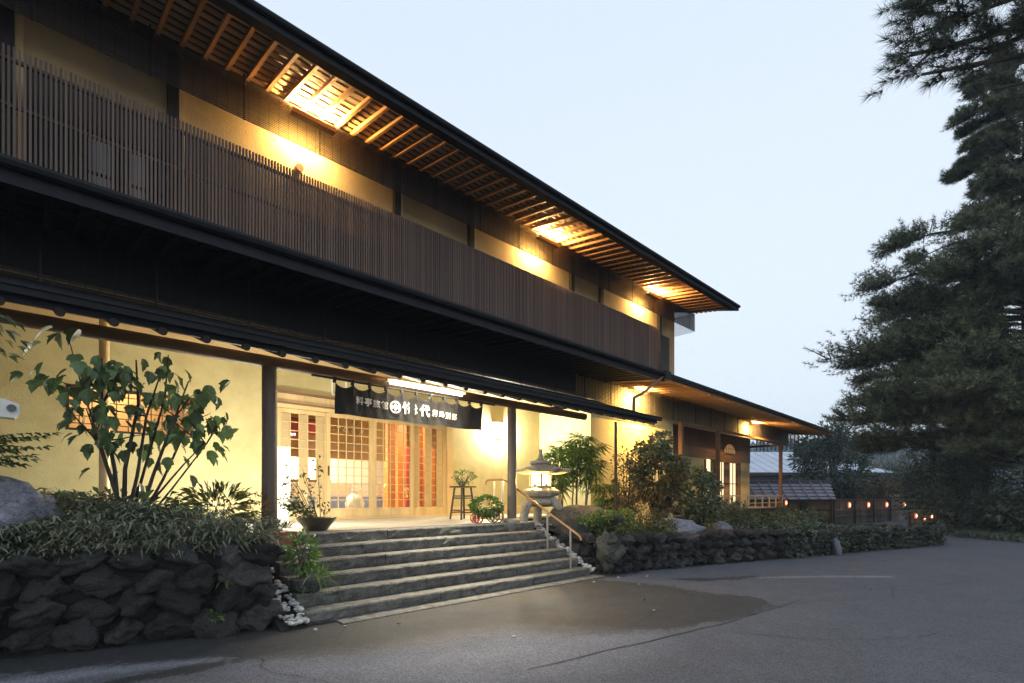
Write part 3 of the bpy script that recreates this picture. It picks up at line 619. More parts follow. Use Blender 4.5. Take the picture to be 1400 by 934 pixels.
# ---- lobby furniture seen through the glass
t = thing('reception_counter', 'white lobby counter with an indigo cloth front behind the doors', 'counter', (5, 12.2, .8))
box('counter_top', M['brown'], t, 3.0, 11.9, 1.58, 5.4, 12.5, 1.63); box('counter_body', M['white'], t, 3.05, 12.0, .8, 6.8, 12.45, 1.575); box('cloth_front', M['blue'], t, 3.02, 11.96, .82, 6.82, 11.995, 1.22)
t = thing('white_vase', 'white round vase with a flower seen through the glass doors', 'vase', (5.66, 11.2, .8))
MB().lathe([(.12,0),(.2,.12),(.22,.28),(.17,.42),(.07,.5),(.08,.53)], 20, (5.66,11.2,.8)).build('vase_body', M['white'], t, True)
P, D = blob_points(30, (5.66,11.2,1.42), (.12,.12,.1)); obj('flowers', leaves('flowers', P, D, .07, .03, M['white']), t)
t = thing('red_partition', 'red and orange lacquer partition screen deep in the lobby', 'screen', (7.9, 11.9, .8))
for i, (xa, xb) in enumerate(((7.28,7.66),(7.94,8.4),(9.0,9.45))): box('panel', M['red'] if i != 1 else M['orange'], t, xa, 11.86, .8, xb, 11.9, 2.6)
t = thing('red_banner', 'red cloth banner hanging high behind the left glass door', 'banner', (4.2, 10.5, 2.5))
box('banner_cloth', M['red'], t, 3.92, 10.5, 2.50, 4.5, 10.515, 2.80); MB().tube([(3.9,10.507,2.815),(4.52,10.507,2.815)], .012, 8).build('rod', M['black'], t); MB().tube([(4.2,10.507,2.82),(4.2,10.507,3.46)], .006, 6).build('cord', M['black'], t)
t = thing('gold_flowers', 'gold and red flower arrangement glowing by the red partition', 'flowers', (7.1, 11.0, .8))
box('flower_stand', M['red'], t, 6.95, 10.9, .8, 7.25, 11.1, 1.2)
M['gold'] = mat('gold_petal', (.8,.5,.08), (.9,.6,.12), 6, .4)
P, D = blob_points(70, (7.1,11.0,1.35), (.17,.14,.14)); obj('blossoms', leaves('blossoms', P, D, .07, .05, M['gold']), t)
t = thing('hanging_ornament', 'string of red and white hanging ornaments behind the right glass doors', 'ornament', (8.0, 10.8, 3.4))
b = MB(); 
for i in range(7): b.lathe([(.01,0),(.05,.03),(.05,.07),(.01,.1)], 10, (8.0+.04*(i%2), 10.8, 2.0+.17*i))
b.build('ornament_beads', M['red'], t, True); MB().tube([(8.02,10.8,1.95),(8.02,10.8,3.45)], .008, 6).build('cord', M['white'], t)
t = thing('cushion_stool', 'small white topped stool inside the right hand door', 'stool', (8.3, 10.6, .8))
box('seat', M['white'], t, 8.05, 10.4, 1.18, 8.6, 10.75, 1.3)
for sx in (8.1,8.55):
    for sy in (10.45,10.7): box('leg', M['orange'], t, sx-.02, sy-.02, .8, sx+.02, sy+.02, 1.178)
# ================================================================== noren curtain
t = thing('noren_curtain', 'black noren curtain with white lettering and a round crest over the entrance', 'curtain', (4, 6.03, 2.68))
NX0, NX1, SW = 2.78, 5.14, .236
def fold(x, z):
    u = (x-NX0)/SW; ph = abs((u % 1)-.5)*2; k = (2.64-z)/.4        # ph=1 at a tie
    a = .022*ph**6*max(0,1-1.7*k)+.007*math.sin(x*17+2*k)*min(1,k*1.3)+.003*math.sin(x*41+z*9)
    return 6.02-a
def ztop(x):
    u = ((x-NX0)/SW) % 1; return 2.64-.062*(4*u*(1-u))**.8
b = MB(); nx, nzv = 200, 12
for i in range(nx+1):
    x = NX0+(NX1-NX0)*i/nx; zt = ztop(x); zb = 2.245+.006*math.sin(x*9)
    for j in range(nzv+1):
        z = zt+(zb-zt)*j/nzv; b.v.append((x, fold(x, z), z))
for i in range(nx):
    for j in range(nzv):
        k = i*(nzv+1)+j; b.f.append((k, k+1, k+nzv+2, k+nzv+1))
me = b.mesh('cloth', M['cloth'], True); cl = obj('cloth', me, t)
MB().tube([(2.5,6.03,2.675),(5.42,6.03,2.675)], .014, 10).build('rod', M['black'], t, True)
b = MB()
for i in range(11): x = NX0+SW*i*.999; b.box(x-.014,6.008,2.628,x+.014,6.052,2.694)
b.build('tie_loops', M['cloth'], t)
def put_text(s, x, z, size, bold, sx=1):
    c = bpy.data.curves.new('lettering', 'FONT'); c.body = s; c.size = size; c.offset = bold; c.resolution_u = 3; c.align_x = 'CENTER'
    o = bpy.data.objects.new('lettering', c); C.objects.link(o); dg = bpy.context.evaluated_depsgraph_get()
    me = bpy.data.meshes.new_from_object(o.evaluated_get(dg)); bpy.data.objects.remove(o)
    bm = bmesh.new(); bm.from_mesh(me); bmesh.ops.triangulate(bm, faces=bm.faces)
    for _ in range(3): bmesh.ops.subdivide_edges(bm, edges=[e for e in bm.edges if e.calc_length() > .022], cuts=1)
    for v in bm.verts:
        X = x+v.co.x*sx; Z = z+v.co.y-size*.38; v.co = (X, fold(X, Z)-.010, Z)
    bm.to_mesh(me); bm.free(); me.materials.clear(); me.materials.append(M['print']); me.name = 'lettering'
    return obj('lettering', me, cl)
for s, x, z, size, bo in (('料',3.105,2.445,.108,.0022),('亭',3.225,2.44,.108,.003),('旅',3.34,2.435,.108,.0016),('館',3.46,2.43,.110,.0018),
                          ('竹',3.805,2.43,.165,.0055),('〻',3.945,2.43,.14,.005),('代',4.09,2.43,.168,.0055),
                          ('霧',4.262,2.415,.105,.0006),('島',4.376,2.41,.10,.0018),('別',4.49,2.405,.102,.002),('邸',4.605,2.40,.105,.0012)):
    put_text(s, x, z, size, bo, .5 if s == '〻' else 1)
def logo(cx, cz, R):
    b = MB()
    def pt(x, z): return (x, fold(x, z)-.010, z)
    def ring(r0, r1, a0, a1, n):
        A = np.linspace(a0, a1, n+1)
        for i in range(n): b.quad(pt(cx+r0*math.cos(A[i]),cz+r0*math.sin(A[i])), pt(cx+r1*math.cos(A[i]),cz+r1*math.sin(A[i])), pt(cx+r1*math.cos(A[i+1]),cz+r1*math.sin(A[i+1])), pt(cx+r0*math.cos(A[i+1]),cz+r0*math.sin(A[i+1])))
    ring(R*.76, R, 0, 2*PI, 40); 
    for a in (0, PI): ring(R*.55, R*.78, a-.55, a+.55, 8)
    d = R*.34
    for ux, uz in ((0,1),(1,0),(0,-1),(-1,0)):
        c0, c1 = cx+ux*d*.98, cz+uz*d*.98
        b.quad(pt(c0+d*.86,c1), pt(c0,c1+d*.86), pt(c0-d*.86,c1), pt(c0,c1-d*.86))
    b.build('crest', M['print'], cl)
logo(3.62, 2.425, .082)
# ================================================================== stone stairs and landing
st = thing('stone_stairs', 'six broad rough stone steps rising to the entrance', 'stairs', (4.15, 5.2, 0))
SX0, SX1 = 1.95, 6.32
def slab(name, x0, x1, y0, y1, z0, z1, m, parent, rough=.022, top=.003):
    n = max(4, int((x1-x0)/.07)); b = MB(); prof = 7
    sd = random.random()*50
    for i in range(n+1):
        x = x0+(x1-x0)*i/n
        def q(z): 
            return rough*(noise.noise(Vector((x*6+sd,z*16,sd)))+.6*noise.noise(Vector((x*17,z*30+sd,3))))
        h = z1-z0
        ring = [(y0+q(z0)+.008, z0), (y0+q(z0+h*.3), z0+h*.3), (y0+q(z0+h*.6), z0+h*.6), (y0+q(z0+h*.85)*.6-.004, z0+h*.86), (y0+.006+q(z1)*.25, z1-.004), (y0+.018, z1+top*noise.noise(Vector((x*5,1,sd)))), (y1, z1), (y1, z0)]
        b.v += [(x, yy, zz) for yy, zz in ring]
    k = 8
    for i in range(n):
        for j in range(k): b.f.append((i*k+j, (i+1)*k+j, (i+1)*k+(j+1) % k, i*k+(j+1) % k))
    b.f.append(tuple(range(k))); b.f.append(tuple(n*k+j for j in range(k))[::-1])
    return b.build(name, m, parent, False)
fronts = [4.84, 5.065, 5.29, 5.515, 5.74, 5.965]
for k, y0 in enumerate(fronts):
    cuts = sorted([SX0+(SX1-SX0)*(i/3+random.uniform(-.08,.08)) for i in (1,2)]); cuts = [SX0+.02*(5-k)*0]+cuts+[SX1-.01*k]
    z1 = .1333*(k+1); y1 = fronts[k+1]+.05 if k < 5 else 6.3
    for a, c in zip(cuts, cuts[1:]): slab('step_slab', a+.003, c-.003, y0, y1, .1333*k+(.004 if k else 0), z1-(.0 if k < 5 else .002), M['step'], st)
for i in range(4): slab('base_slab', SX0+.28+1.05*i+.003, SX0+.28+1.05*(i+1)-.003, 4.64+.02*random.random(), 4.90, -.05, .022, M['step'], st, .008)
ld = MB().box(1.6,6.3,0,6.36,7.55,.765).box(1.6,7.552,0,9.9,9.3,.765).build('landing', M['core']); meta(ld, kind='structure')
fl = unit_mesh('paving_slab', M['floor'])
for i in range(10):
    for j in range(4):
        if i < 6 or j > 1: place('paving_slab', fl, ld, (1.62+.79*(i+.5), 6.30+.745*(j+.5), .781), (.786,.741,.034))
# ================================================================== stone walls
lavas = [rock_mesh('stone', M['lava'], 4, .36, i, 1.7, 7) for i in range(8)]
lav2 = [rock_mesh('stone', M['lava2'], 4, .36, i+20, 1.7, 7) for i in range(4)]
lavs = [rock_mesh('stone', M['lava'], 2, .28, i+40, 1.6, 5) for i in range(6)]
def stone_wall(t, line, h0, h1, size, depth, near, light_p=.12, core=True, pool=None):
    pts = [Vector((*p, 0)) for p in line]; seg = [(b-a).length for a, b in zip(pts, pts[1:])]; Lt = sum(seg)
    def at(s):
        for (a, b), l in zip(zip(pts, pts[1:]), seg):
            if s <= l or b is pts[-1]: return a.lerp(b, s/l), (b-a).normalized()
            s -= l
    if core:
        b = MB(); n = len(pts)
        for i, p in enumerate(pts):
            d = ((pts[min(i+1,n-1)]-pts[max(i-1,0)])).normalized(); nn = Vector((-d.y, d.x, 0)); hh = (h0+(h1-h0)*i/(n-1))-.05
            f, k = p+nn*.10, p+nn*(.10+depth)
            b.v += [(f.x,f.y,0),(f.x,f.y,hh),(k.x,k.y,hh),(k.x,k.y,0)]
        for i in range(n-1):
            for j in range(4): b.f.append((i*4+j, i*4+(j+1)%4, (i+1)*4+(j+1)%4, (i+1)*4+j))
        b.f += [(0,1,2,3), tuple((n-1)*4+j for j in range(4))]
        b.build('wall_core', M['core'], t)
    z = 0; row = 0
    while True:
        s = random.uniform(0, size*.5); rh = size*random.uniform(.62,.85); hmax = max(h0, h1)
        if z+rh*.55 > hmax: break
        while s < Lt:
            w = size*random.uniform(.65, 1.45); hgt = h0+(h1-h0)*s/Lt
            p, d = at(min(s+w/2, Lt-.01)); nn = Vector((-d.y, d.x, 0))
            zz = z+rh/2+random.uniform(-.03,.03)*size*3; ww, hh = w*.56, rh*random.uniform(.5,.72)
            if zz+hh*.75 > hgt: hh = max(.05, min(hh, (hgt-z)*.56)); zz = hgt-hh*.93
            if zz > z-.02:
                me = random.choice((pool or (lav2 if random.random() < light_p else lavas)))
                R = Matrix.Rotation(math.atan2(d.y, d.x), 4, 'Z') @ Matrix.Rotation(random.uniform(-.35,.35), 4, 'Y') @ Matrix.Rotation(random.choice((0,PI))+random.uniform(-.3,.3), 4, 'X') @ Matrix.Rotation(random.choice((0,PI)), 4, 'Z')
                place('stone', me, t, tuple(p+nn*(.09+random.uniform(-.03,.04))+Vector((0,0,zz))), (ww*.94, .15*random.uniform(.8,1.25), hh*1.0), rot=R)
            s += w*.93
        z += rh*.86; row += 1
t = thing('stone_wall', 'low dark wall of big mossy boulders under the bamboo grass left of the steps', 'wall', (.5, 5.2, 0))
stone_wall(t, [(-4.5,5.75),(-1,5.5),(-.1,5.37),(.8,5.13),(1.60,4.92)], .78, .80, .31, .5, True, .28)
stone_wall(t, [(1.54,5.0),(1.64,5.4),(1.68,5.95)], .78, .80, .28, .2, True, .2)
t = thing('stone_wall', 'long low dry stone wall curving along the road right of the steps', 'wall', (11, 4, 0))
stone_wall(t, [(6.62,5.75),(6.55,5.2),(6.72,4.72),(7.4,4.53),(9.48,4.0),(11.4,3.38)], .62, .56, .22, .4, True, .5)
stone_wall(t, [(11.4,3.38),(14.2,2.65),(16.97,1.78)], .56, .47, .22, .5, False, .25, pool=lavs)
stone_wall(t, [(16.97,1.78),(18.2,3.6)], .47, .40, .26, .3, False, .1, pool=lavs)
# bigger single boulders
def boulder(label, loc, sc, m, seed, rz=0, sub=4, amp=.3, flat=6, cat='boulder', grp=None, name='boulder'):
    o = obj(name, rock_mesh(name, m, sub, amp, seed, 1.3, flat), None, Matrix.Translation(loc) @ Matrix.Rotation(rz,4,'Z') @ Matrix.Diagonal((*sc,1)))
    return meta(o, label, cat, grp)
boulder('large blue grey boulder sitting in the bamboo grass at the left edge', (-.14,5.95,1.02), (.46,.40,.36), M['rockb'], 3, .3)
boulder('broad mossy boulder beside the stone lantern above the steps', (7.35,5.75,.74), (.72,.42,.30), M['rockm'], 5, -.45)
boulder('dark boulder leaning on the pebble strip at the right of the steps', (6.78,5.62,.55), (.30,.34,.34), M['lava2'], 9, .2)
boulder('round boulder standing at the corner where the right wall begins', (6.82,4.86,.34), (.27,.24,.33), M['rockm'], 11, .2)
boulder('flat topped grey boulder on the wall among the shrubs', (9.3,4.95,.62), (.55,.33,.22), M['rockb'], 13, -.3)
boulder('small pale boulder on the soil right of the flat topped one', (11.6,5.1,.52), (.26,.22,.16), M['rockb'], 17, .4)
boulder('upright marker stone leaning at the foot of the far stone wall', (12.35,3.02,.16), (.14,.10,.26), M['rockb'], 19, .2, 3)
# pebbles
pbs = [rock_mesh('pebble', M['pebble'], 2, .15, i+60, 1.0) for i in range(5)]
def pebble(x, y, z, s, grp, label):
    o = obj('pebble', random.choice(pbs), None, Matrix.Translation((x,y,z)) @ Matrix.Rotation(random.uniform(0,6),4,'Z') @ Matrix.Rotation(random.uniform(-.5,.5),4,'X') @ Matrix.Diagonal((s*random.uniform(.85,1.3), s*random.uniform(.7,1), s*random.uniform(.45,.7),1)))
    return meta(o, label, 'pebble', grp)
for i in range(170):
    u = random.random()**1.2; y = 4.80+u*.95; z = .03+u*.50
    x = 1.80+random.uniform(-.09,.09)*(1.25-.4*u)+.05*(1-u)
    pebble(x, y, z+random.uniform(0,.05), random.uniform(.018,.038), 'pebbles left of the steps', 'white river pebble in the heap filling the gap left of the steps')
for x, y, lb in ((1.95,4.62,'stray white pebble on the asphalt just off the tip of the left pebble heap'),(2.2,4.55,'stray white pebble on the asphalt before the left end of the base slab'),(6.5,4.45,'stray white pebble touching the right end of the lowest step'),(6.9,4.2,'stray white pebble in front of the corner boulder'),(5.9,4.45,'stray white pebble just before the base slab below the handrail'),(6.2,3.9,'stray white pebble in the damp patch below the corner boulder'),(4.9,2.9,'stray white pebble alone in the middle of the damp patch'),(3.1,3.2,'stray white pebble on the pale asphalt nearest the viewer')):
    pebble(x, y, .012, random.uniform(.014,.024), 'pebbles strayed on the asphalt', lb)
for i in range(120):
    u = random.random(); y = 4.86+u*1.25; x = 6.42+random.uniform(-.08,.09)+.03*u; z = .04+u*.66
    pebble(x, y, z+random.uniform(0,.04), random.uniform(.025,.042), 'pebbles right of the steps', 'white river pebble in the strip running down the right edge of the steps')
b = MB()
for i in range(160):
    x, y, r = random.uniform(6.40,7.3), random.uniform(5.95,7.05), random.uniform(.022,.04); a = random.uniform(0,6)
    b.lathe([(r*.5,-r*.4),(r,-r*.1),(r*.95,r*.15),(r*.45,r*.42)], 7, (x,y,.725+random.uniform(0,.02)), jit=.3, rot=a)
meta(b.build('pebbles', M['pebble'], None, True), 'white river pebbles spread under the legs of the stone lantern', 'pebbles', kind='stuff')
meta(MB().prism([(4.75,-.02),(4.8,.02),(6.1,.66),(6.3,.66),(6.3,-.02)], 'x', 1.70, 1.95).build('gravel_bed', M['core']), kind='structure')
meta(MB().prism([(4.78,-.02),(4.84,.02),(6.15,.69),(6.35,.69),(6.35,-.02)], 'x', 6.32, 6.62).build('gravel_bed', M['core']), kind='structure')
# ================================================================== stone lantern
LX, LY, LZ = 6.86, 6.38, .74
t = thing('stone_lantern', 'squat granite lantern with broad roof and lit fire box beside the steps', 'lantern', (LX, LY, LZ))
for k in range(3):
    a = PI/6*0+2*PI*k/3+.9; c, s = math.cos(a), math.sin(a); b = MB()
    pr = [(.14,.40,.10),(.26,.39,.095),(.34,.30,.085),(.37,.18,.08),(.40,.06,.085),(.42,0,.095)]
    pts = [(LX+c*r, LY+s*r, LZ+z) for r, z, _ in pr]; b.tube(pts, [w for _, _, w in pr], 8, .06); b.build('leg', M['granite'], t, True)
b = MB().lathe([(.10,.30),(.26,.34),(.30,.38),(.30,.43),(.2,.46)], 6, (LX,LY,LZ), rot=.3).build('leg_ring', M['granite'], t)
MB().lathe([(.16,.455),(.30,.50),(.36,.56),(.35,.60),(.24,.64),(.19,.66)], 6, (LX,LY,LZ), rot=.3).build('middle_platform', M['granite'], t)
b = MB()
for k in range(6):
    a = .82+PI/3*k; b.box(-.022,-.022,.655,.022,.022,.90, Matrix.Translation((LX+.195*math.cos(a),LY+.195*math.sin(a),LZ)) @ Matrix.Rotation(a,4,'Z'))
b.lathe([(.22,.655),(.22,.685)], 6, (LX,LY,LZ), rot=.82); b.lathe([(.22,.88),(.22,.91)], 6, (LX,LY,LZ), rot=.82)
fb = b.build('fire_box', M['granite'], t)
MB().lathe([(.07,.70),(.12,.74),(.12,.83),(.07,.87)], 12, (LX,LY,LZ)).build('bulb', M['flame'], t, True)
for k in range(3): light('lamp_light', 'POINT', (LX+.15*math.cos(.82+PI/6+k*2*PI/3),LY+.15*math.sin(.82+PI/6+k*2*PI/3),LZ+.78), 75, (1,.56,.13), .025, parent=t)
b = MB(); n = 48; prof = [(.20,.90,0),(.45,.905,.02),(.56,.925,.05),(.565,.955,.05),(.42,.985,.02),(.25,1.04,0),(.12,1.10,0)]
for r, z, lift in prof:
    for k in range(n):
        a = 2*PI*k/n+.3; ed = abs(((k/n*6) % 1)-.5)*2; rr = r*(.90+.10*ed**1.5); b.v.append((LX+rr*math.cos(a), LY+rr*math.sin(a), LZ+z+lift*ed**3))
for i in range(len(prof)-1):
    for k in range(n): b.f.append((i*n+k, i*n+(k+1)%n, (i+1)*n+(k+1)%n, (i+1)*n+k))
b.f += [tuple(range(n))[::-1], tuple((len(prof)-1)*n+k for k in range(n))]
b.build('lantern_roof', M['granite'], t, True)
MB().lathe([(.19,1.085),(.20,1.11),(.185,1.135),(.09,1.15),(.05,1.19),(.032,1.27),(.034,1.34),(.02,1.355)], 18, (LX,LY,LZ)).build('finial', M['granite'], t, True)
# ================================================================== handrail
t = thing('handrail', 'sloping varnished wooden handrail on steel posts at the right of the steps', 'handrail', (6.05, 5.7, 0))
MB().tube([(6.02,6.93,1.44),(6.02,6.92,1.505),(6.02,6.86,1.525),(6.02,6.5,1.525),(6.02,6.40,1.495),(6.03,4.86,.665),(6.03,4.80,.625),(6.03,4.785,.575)], .018, 10).build('rail', M['rail'], t, True)
for y, z0, z1 in ((6.72,.80,1.50),(6.50,.80,1.50),(5.45,.40,.975),(4.98,.135,.725)): MB().tube([(6.02,y,z0),(6.02,y,z1)], .017, 10).build('post', M['steel'], t, True)
# ================================================================== wagon planter, stool, bonsai, bowls, pots
def shrub(name, label, cat, c, r, n, L, W, m, stems=5, z0=None, grp=None, shell=.35, t=None, up=None):
    t = t or thing(name, label, cat, (c[0], c[1], z0 if z0 is not None else c[2]-r[2]), grp)
    P, D = blob_points(n, c, r, shell); D[:, 2] += .25
    obj('foliage', leaves('foliage', P, D, np.random.uniform(.7,1.2,n)*L, W, m, up=up), t)
    if stems:
        b = MB(); z0 = z0 if z0 is not None else c[2]-r[2]
        for i in range(stems):
            a = random.uniform(0,2*PI); q = random.uniform(.2,.75); e = (c[0]+math.cos(a)*r[0]*q, c[1]+math.sin(a)*r[1]*q, c[2]+r[2]*random.uniform(0,.6))
            b.tube([(c[0]+math.cos(a)*r[0]*.12, c[1]+math.sin(a)*r[1]*.12, z0), ((c[0]+e[0])/2+random.uniform(-.04,.04), (c[1]+e[1])/2, (z0+e[2])/2), e], [.012,.009,.004], 5)
        b.build('stems', M['stem'], t)
    return t
WX, WY = 5.50, 6.33
t = thing('wagon_planter', 'little red iron wagon planter heaped with leafy green plant', 'planter', (WX, WY, .8))
A = Matrix.Translation((WX,WY,.8)) @ Matrix.Rotation(-.45,4,'Z')
for sx, r in ((-.16,.075),(.15,.11)):
    for sy in (-.11,.11):
        b = MB(); nn = 20
        ring = [A @ Vector((sx+r*math.cos(2*PI*k/nn), sy, r+r*math.sin(2*PI*k/nn))) for k in range(nn+1)]
        b.tube(ring, .011, 6)
        for k in range(4): b.tube([A @ Vector((sx-r*math.cos(PI*k/4),sy,r-r*math.sin(PI*k/4))), A @ Vector((sx+r*math.cos(PI*k/4),sy,r+r*math.sin(PI*k/4)))], .005, 5)
        b.build('wheel', M['red'] if sx < 0 else M['rust'], t)
b = MB().box(-.2,-.09,.13,.2,.09,.15, A); 
for sy in (-.09,.09): b.bar(A @ Vector((-.2,sy,.14)), A @ Vector((-.2,sy,.02)), .014, .014)
b.build('wagon_frame', M['red'], t); MB().box(-.18,-.085,.151,.18,.085,.24, A).build('wagon_tray', M['bowl'], t)
P, D = blob_points(620, (WX,WY,1.07), (.27,.24,.17), .4); obj('foliage', leaves('foliage', P, D, .06, .042, M['green']), t)
t = thing('plant_stool', 'tall dark four legged wooden stool by the ochre wall', 'stool', (6.1, 7.7, .8))
b = MB().box(5.92,7.52,1.40,6.28,7.88,1.43); b.build('seat', M['dark'], t)
for sx in (-1,1):
    for sy in (-1,1): MB().bar((6.1+sx*.17,7.7+sy*.17,.8), (6.1+sx*.11,7.7+sy*.11,1.398), .035, .035).build('leg', M['dark'], t)
for z in (.93,1.2):
    k = .17-.06*(z-.8)/.6
    for sy in (-1,1): MB().bar((6.1-k,7.7+sy*k,z), (6.1+k,7.7+sy*k,z), .022, .025).build('stretcher', M['dark'], t)
    for sx in (-1,1): MB().bar((6.1+sx*k,7.7-k,z+.04), (6.1+sx*k,7.7+k,z+.04), .022, .025).build('stretcher', M['dark'], t)
t = thing('potted_bonsai', 'small trailing green plant in a dark pot on the tall stool', 'plant', (6.1, 7.7, 1.43))
MB().lathe([(.05,0),(.085,.06),(.08,.085)], 16, (6.08,7.7,1.43)).build('pot', M['bowl'], t, True)
shrub('', '', '', (6.12,7.68,1.60), (.26,.15,.13), 150, .065, .032, M['green'], 5, 1.49, t=t)
t = thing('bowl_planter', 'wide dark conical bowl with sprawling leafy stems at the top of the steps', 'planter', (2.72, 6.42, .8))
MB().lathe([(.125,0),(.135,.01),(.245,.155),(.25,.165),(.235,.165),(.12,.05)], 28, (2.72,6.42,.8)).build('bowl', M['bowl'], t, True)
b = MB(); PP = []; DD = []
for i in range(26):
    a = random.uniform(0,2*PI); rr = random.uniform(.05,.2); e = Vector((2.66-.06*i/26+rr*math.cos(a)*1.7-.1, 6.42+rr*math.sin(a), 1.0+random.uniform(.05,.75)*(.35 if i % 3 else 1.0)))
    s0 = Vector((2.72+rr*.5*math.cos(a), 6.42+rr*.5*math.sin(a), .95)); mid = s0.lerp(e,.55)+Vector((0,0,.05)); b.tube([s0, mid, e], [.005,.004,.002], 4)
    for k in range(13):
        q = s0.lerp(e, random.uniform(.35,1.05))+Vector(np.random.normal(scale=.03,size=3)); PP.append(q); DD.append(np.random.normal(size=3)+np.array([0,0,.2]))
b.build('stems', M['stem'], t); obj('foliage', leaves('foliage', PP, DD, .055, .03, M['olive']), t)
t = thing('terracotta_planter', 'low rectangular terracotta planter at the wall end by the left post', 'planter', (2.02, 5.92, .6))
MB().prism([(-.13,0),(.13,0),(.16,.18),(-.16,.18)], 'x', 1.80, 2.24).build('trough', M['terra'], t)
for v in t.children[0].data.vertices: v.co.y += 5.94; v.co.z += .66
P = np.random.uniform((1.83,5.84,.82), (2.2,6.04,.9), (140,3)); D = np.random.normal(size=(140,3))*.5+np.array([0,0,1]); obj('foliage', leaves('foliage', P, D, .16, .012, M['olive']), t)
t = thing('step_pot_plant', 'bushy yellow green plant in a grey pot at the left end of the steps', 'plant', (2.12, 5.15, .27))
MB().lathe([(.10,0),(.13,.02),(.165,.13),(.15,.14)], 20, (2.10,5.18,.27), jit=.03).build('pot', M['lava2'], t, True)
shrub('', '', '', (2.06,5.2,.68), (.15,.14,.2), 220, .075, .035, M['green'], 6, .4, t=t)
P = np.random.normal(size=(90,3))*.03+np.array((2.16,5.12,.43)); D = unit(np.random.normal(size=(90,3))*.8+np.array([.25,-.2,.75])); obj('grass_blades', leaves('grass_blades', P, D, .24, .011, M['green'], droop=.45), t)
# small spotlight at the far left
t = thing('garden_spotlight', 'white boxy garden spotlight on a short white post at the left edge', 'spotlight', (-.1, 5.6, .8))
MB().tube([(-.21,5.62,.75),(-.21,5.62,1.82)], .045, 12).build('post', M['white'], t, True)
b = MB().prism([(-.38,1.86),(-.03,1.84),(.0,1.87),(.0,1.95),(-.09,1.985),(-.38,1.99)], 'y', 5.55, 5.70); b.build('housing', M['white'], t)
MB().tube([(-.045,5.552,1.915),(-.045,5.53,1.915)], .028, 16).build('lens', M['wglass'], t, True); box('front_panel', M['lava2'], t, -.37, 5.54, 1.875, -.12, 5.552, 1.965)
# ================================================================== garden plants, left
N = 23000; U = np.random.uniform(size=(N,2)); X = -3.2+U[:,0]*4.95; Yf = 5.62-.28*np.clip(X,0,1.7); Y = Yf-.20+U[:,1]**1.3*1.24
top = 1.02+.16*np.sin(X*2.1+1)*.5+.12*U[:,1]+.08*np.sin(X*5+Y*4)
top = np.where(X > 1.35, top-.10*(X-1.35)/.4, top)
Z = top-np.abs(np.random.normal(scale=.13,size=N)); Z = np.maximum(Z, .76); fr = Y < Yf
Z = np.where(fr, np.random.uniform(.74,1.03,N), Z)
D = np.random.normal(size=(N,3))*np.array([1,1,.45])+np.array([0,-.55,.12])
o = obj('bamboo_grass', leaves('bamboo_grass', np.stack([X,Y,Z],1), D, np.random.uniform(.07,.15,N), .019, M['sasa'], droop=.3, up=(0,0,1.0))); meta(o, 'dense dwarf bamboo grass spilling over the top of the left stone wall', 'bamboo grass', kind='stuff')
# broad leaved young tree in front of the low window
t = thing('young_tree', 'young tree with big lobed dark leaves in front of the lit low window', 'tree', (.68, 5.88, .8))
random.seed(21); b = MB(); ends = []
def limb(p, e, r, bend=.05):
    p, e = Vector(p), Vector(e); m1 = p.lerp(e,.4)+Vector((random.uniform(-1,1),random.uniform(-1,1),0))*bend; m2 = p.lerp(e,.75)+Vector((random.uniform(-1,1),random.uniform(-1,1),.3))*bend
    b.tube([p, m1, m2, e], [r, r*.8, r*.55, r*.3], 7); ends.append((p, m1, m2, e))
B0 = (.70,5.9,.78)
for e, r in (((.52,5.75,2.45),.022),((.78,5.85,2.5),.022),((.95,5.8,2.35),.02),((1.18,5.75,2.35),.02),((1.38,5.85,2.3),.016),((1.3,5.7,1.75),.014),((.42,5.8,2.0),.016),((1.05,5.95,2.62),.016),((.3,5.7,2.55),.012),((1.5,5.75,2.05),.011)): limb((B0[0]+random.uniform(-.05,.07),B0[1]+random.uniform(-.05,.05),.8), e, r)
for i in range(16):
    p = random.choice(ends[:10]); s0 = p[2]; limb(s0, s0+Vector((random.uniform(-.42,.42),random.uniform(-.25,.25),random.uniform(-.05,.35))), .008, .03)
b.build('trunk', M['bark'], t, True)
lo = [(0,0),(.04,-.20),(.24,-.36),(.58,-.44),(.60,-.27),(.80,-.20),(.92,-.09),(1.08,0),(.92,.09),(.80,.20),(.60,.27),(.58,.44),(.24,.36),(.04,.20)]
def lobe_mesh(nm, m, sc):
    bb = MB(); vs = [(x, y, -.25*x*x+.28*abs(y)) for x, y in lo]+[(.5,0,-.03)]
    return bb.add(vs, [(i,(i+1)%14,14) for i in range(14)]).mesh(nm, m)
lm = [lobe_mesh('leaf', M['fig'], 1), lobe_mesh('leaf', M['fig'], 1)]
cnt = 0
for i in range(420):
    if cnt > 262: break
    p = random.choice(ends); u = random.choice((random.uniform(.3,1), random.uniform(.75,1.05)))
    q = (p[0].lerp(p[1],u*3) if u < .34 else (p[1].lerp(p[2],(u-.34)*3) if u < .67 else p[2].lerp(p[3],(u-.67)*3)))
    if q.z < 1.25 and random.random() < .75: continue
    off = Vector((random.gauss(0,.10),random.gauss(0,.09),random.gauss(0,.05))); q = q+off; s = random.uniform(.085,.165)
    if q.z > 2.72: q.z = 2.72-random.random()*.1
    az = math.atan2(off.y, off.x)+random.uniform(-.6,.6)
    R = Matrix.Rotation(az,4,'Z') @ Matrix.Rotation(random.uniform(.5,1.5),4,'Y') @ Matrix.Rotation(random.uniform(-.5,.5),4,'X')
    cnt += 1; place('leaf', lm[i % 2], t, tuple(q), (s,s*.95,s), rot=R)
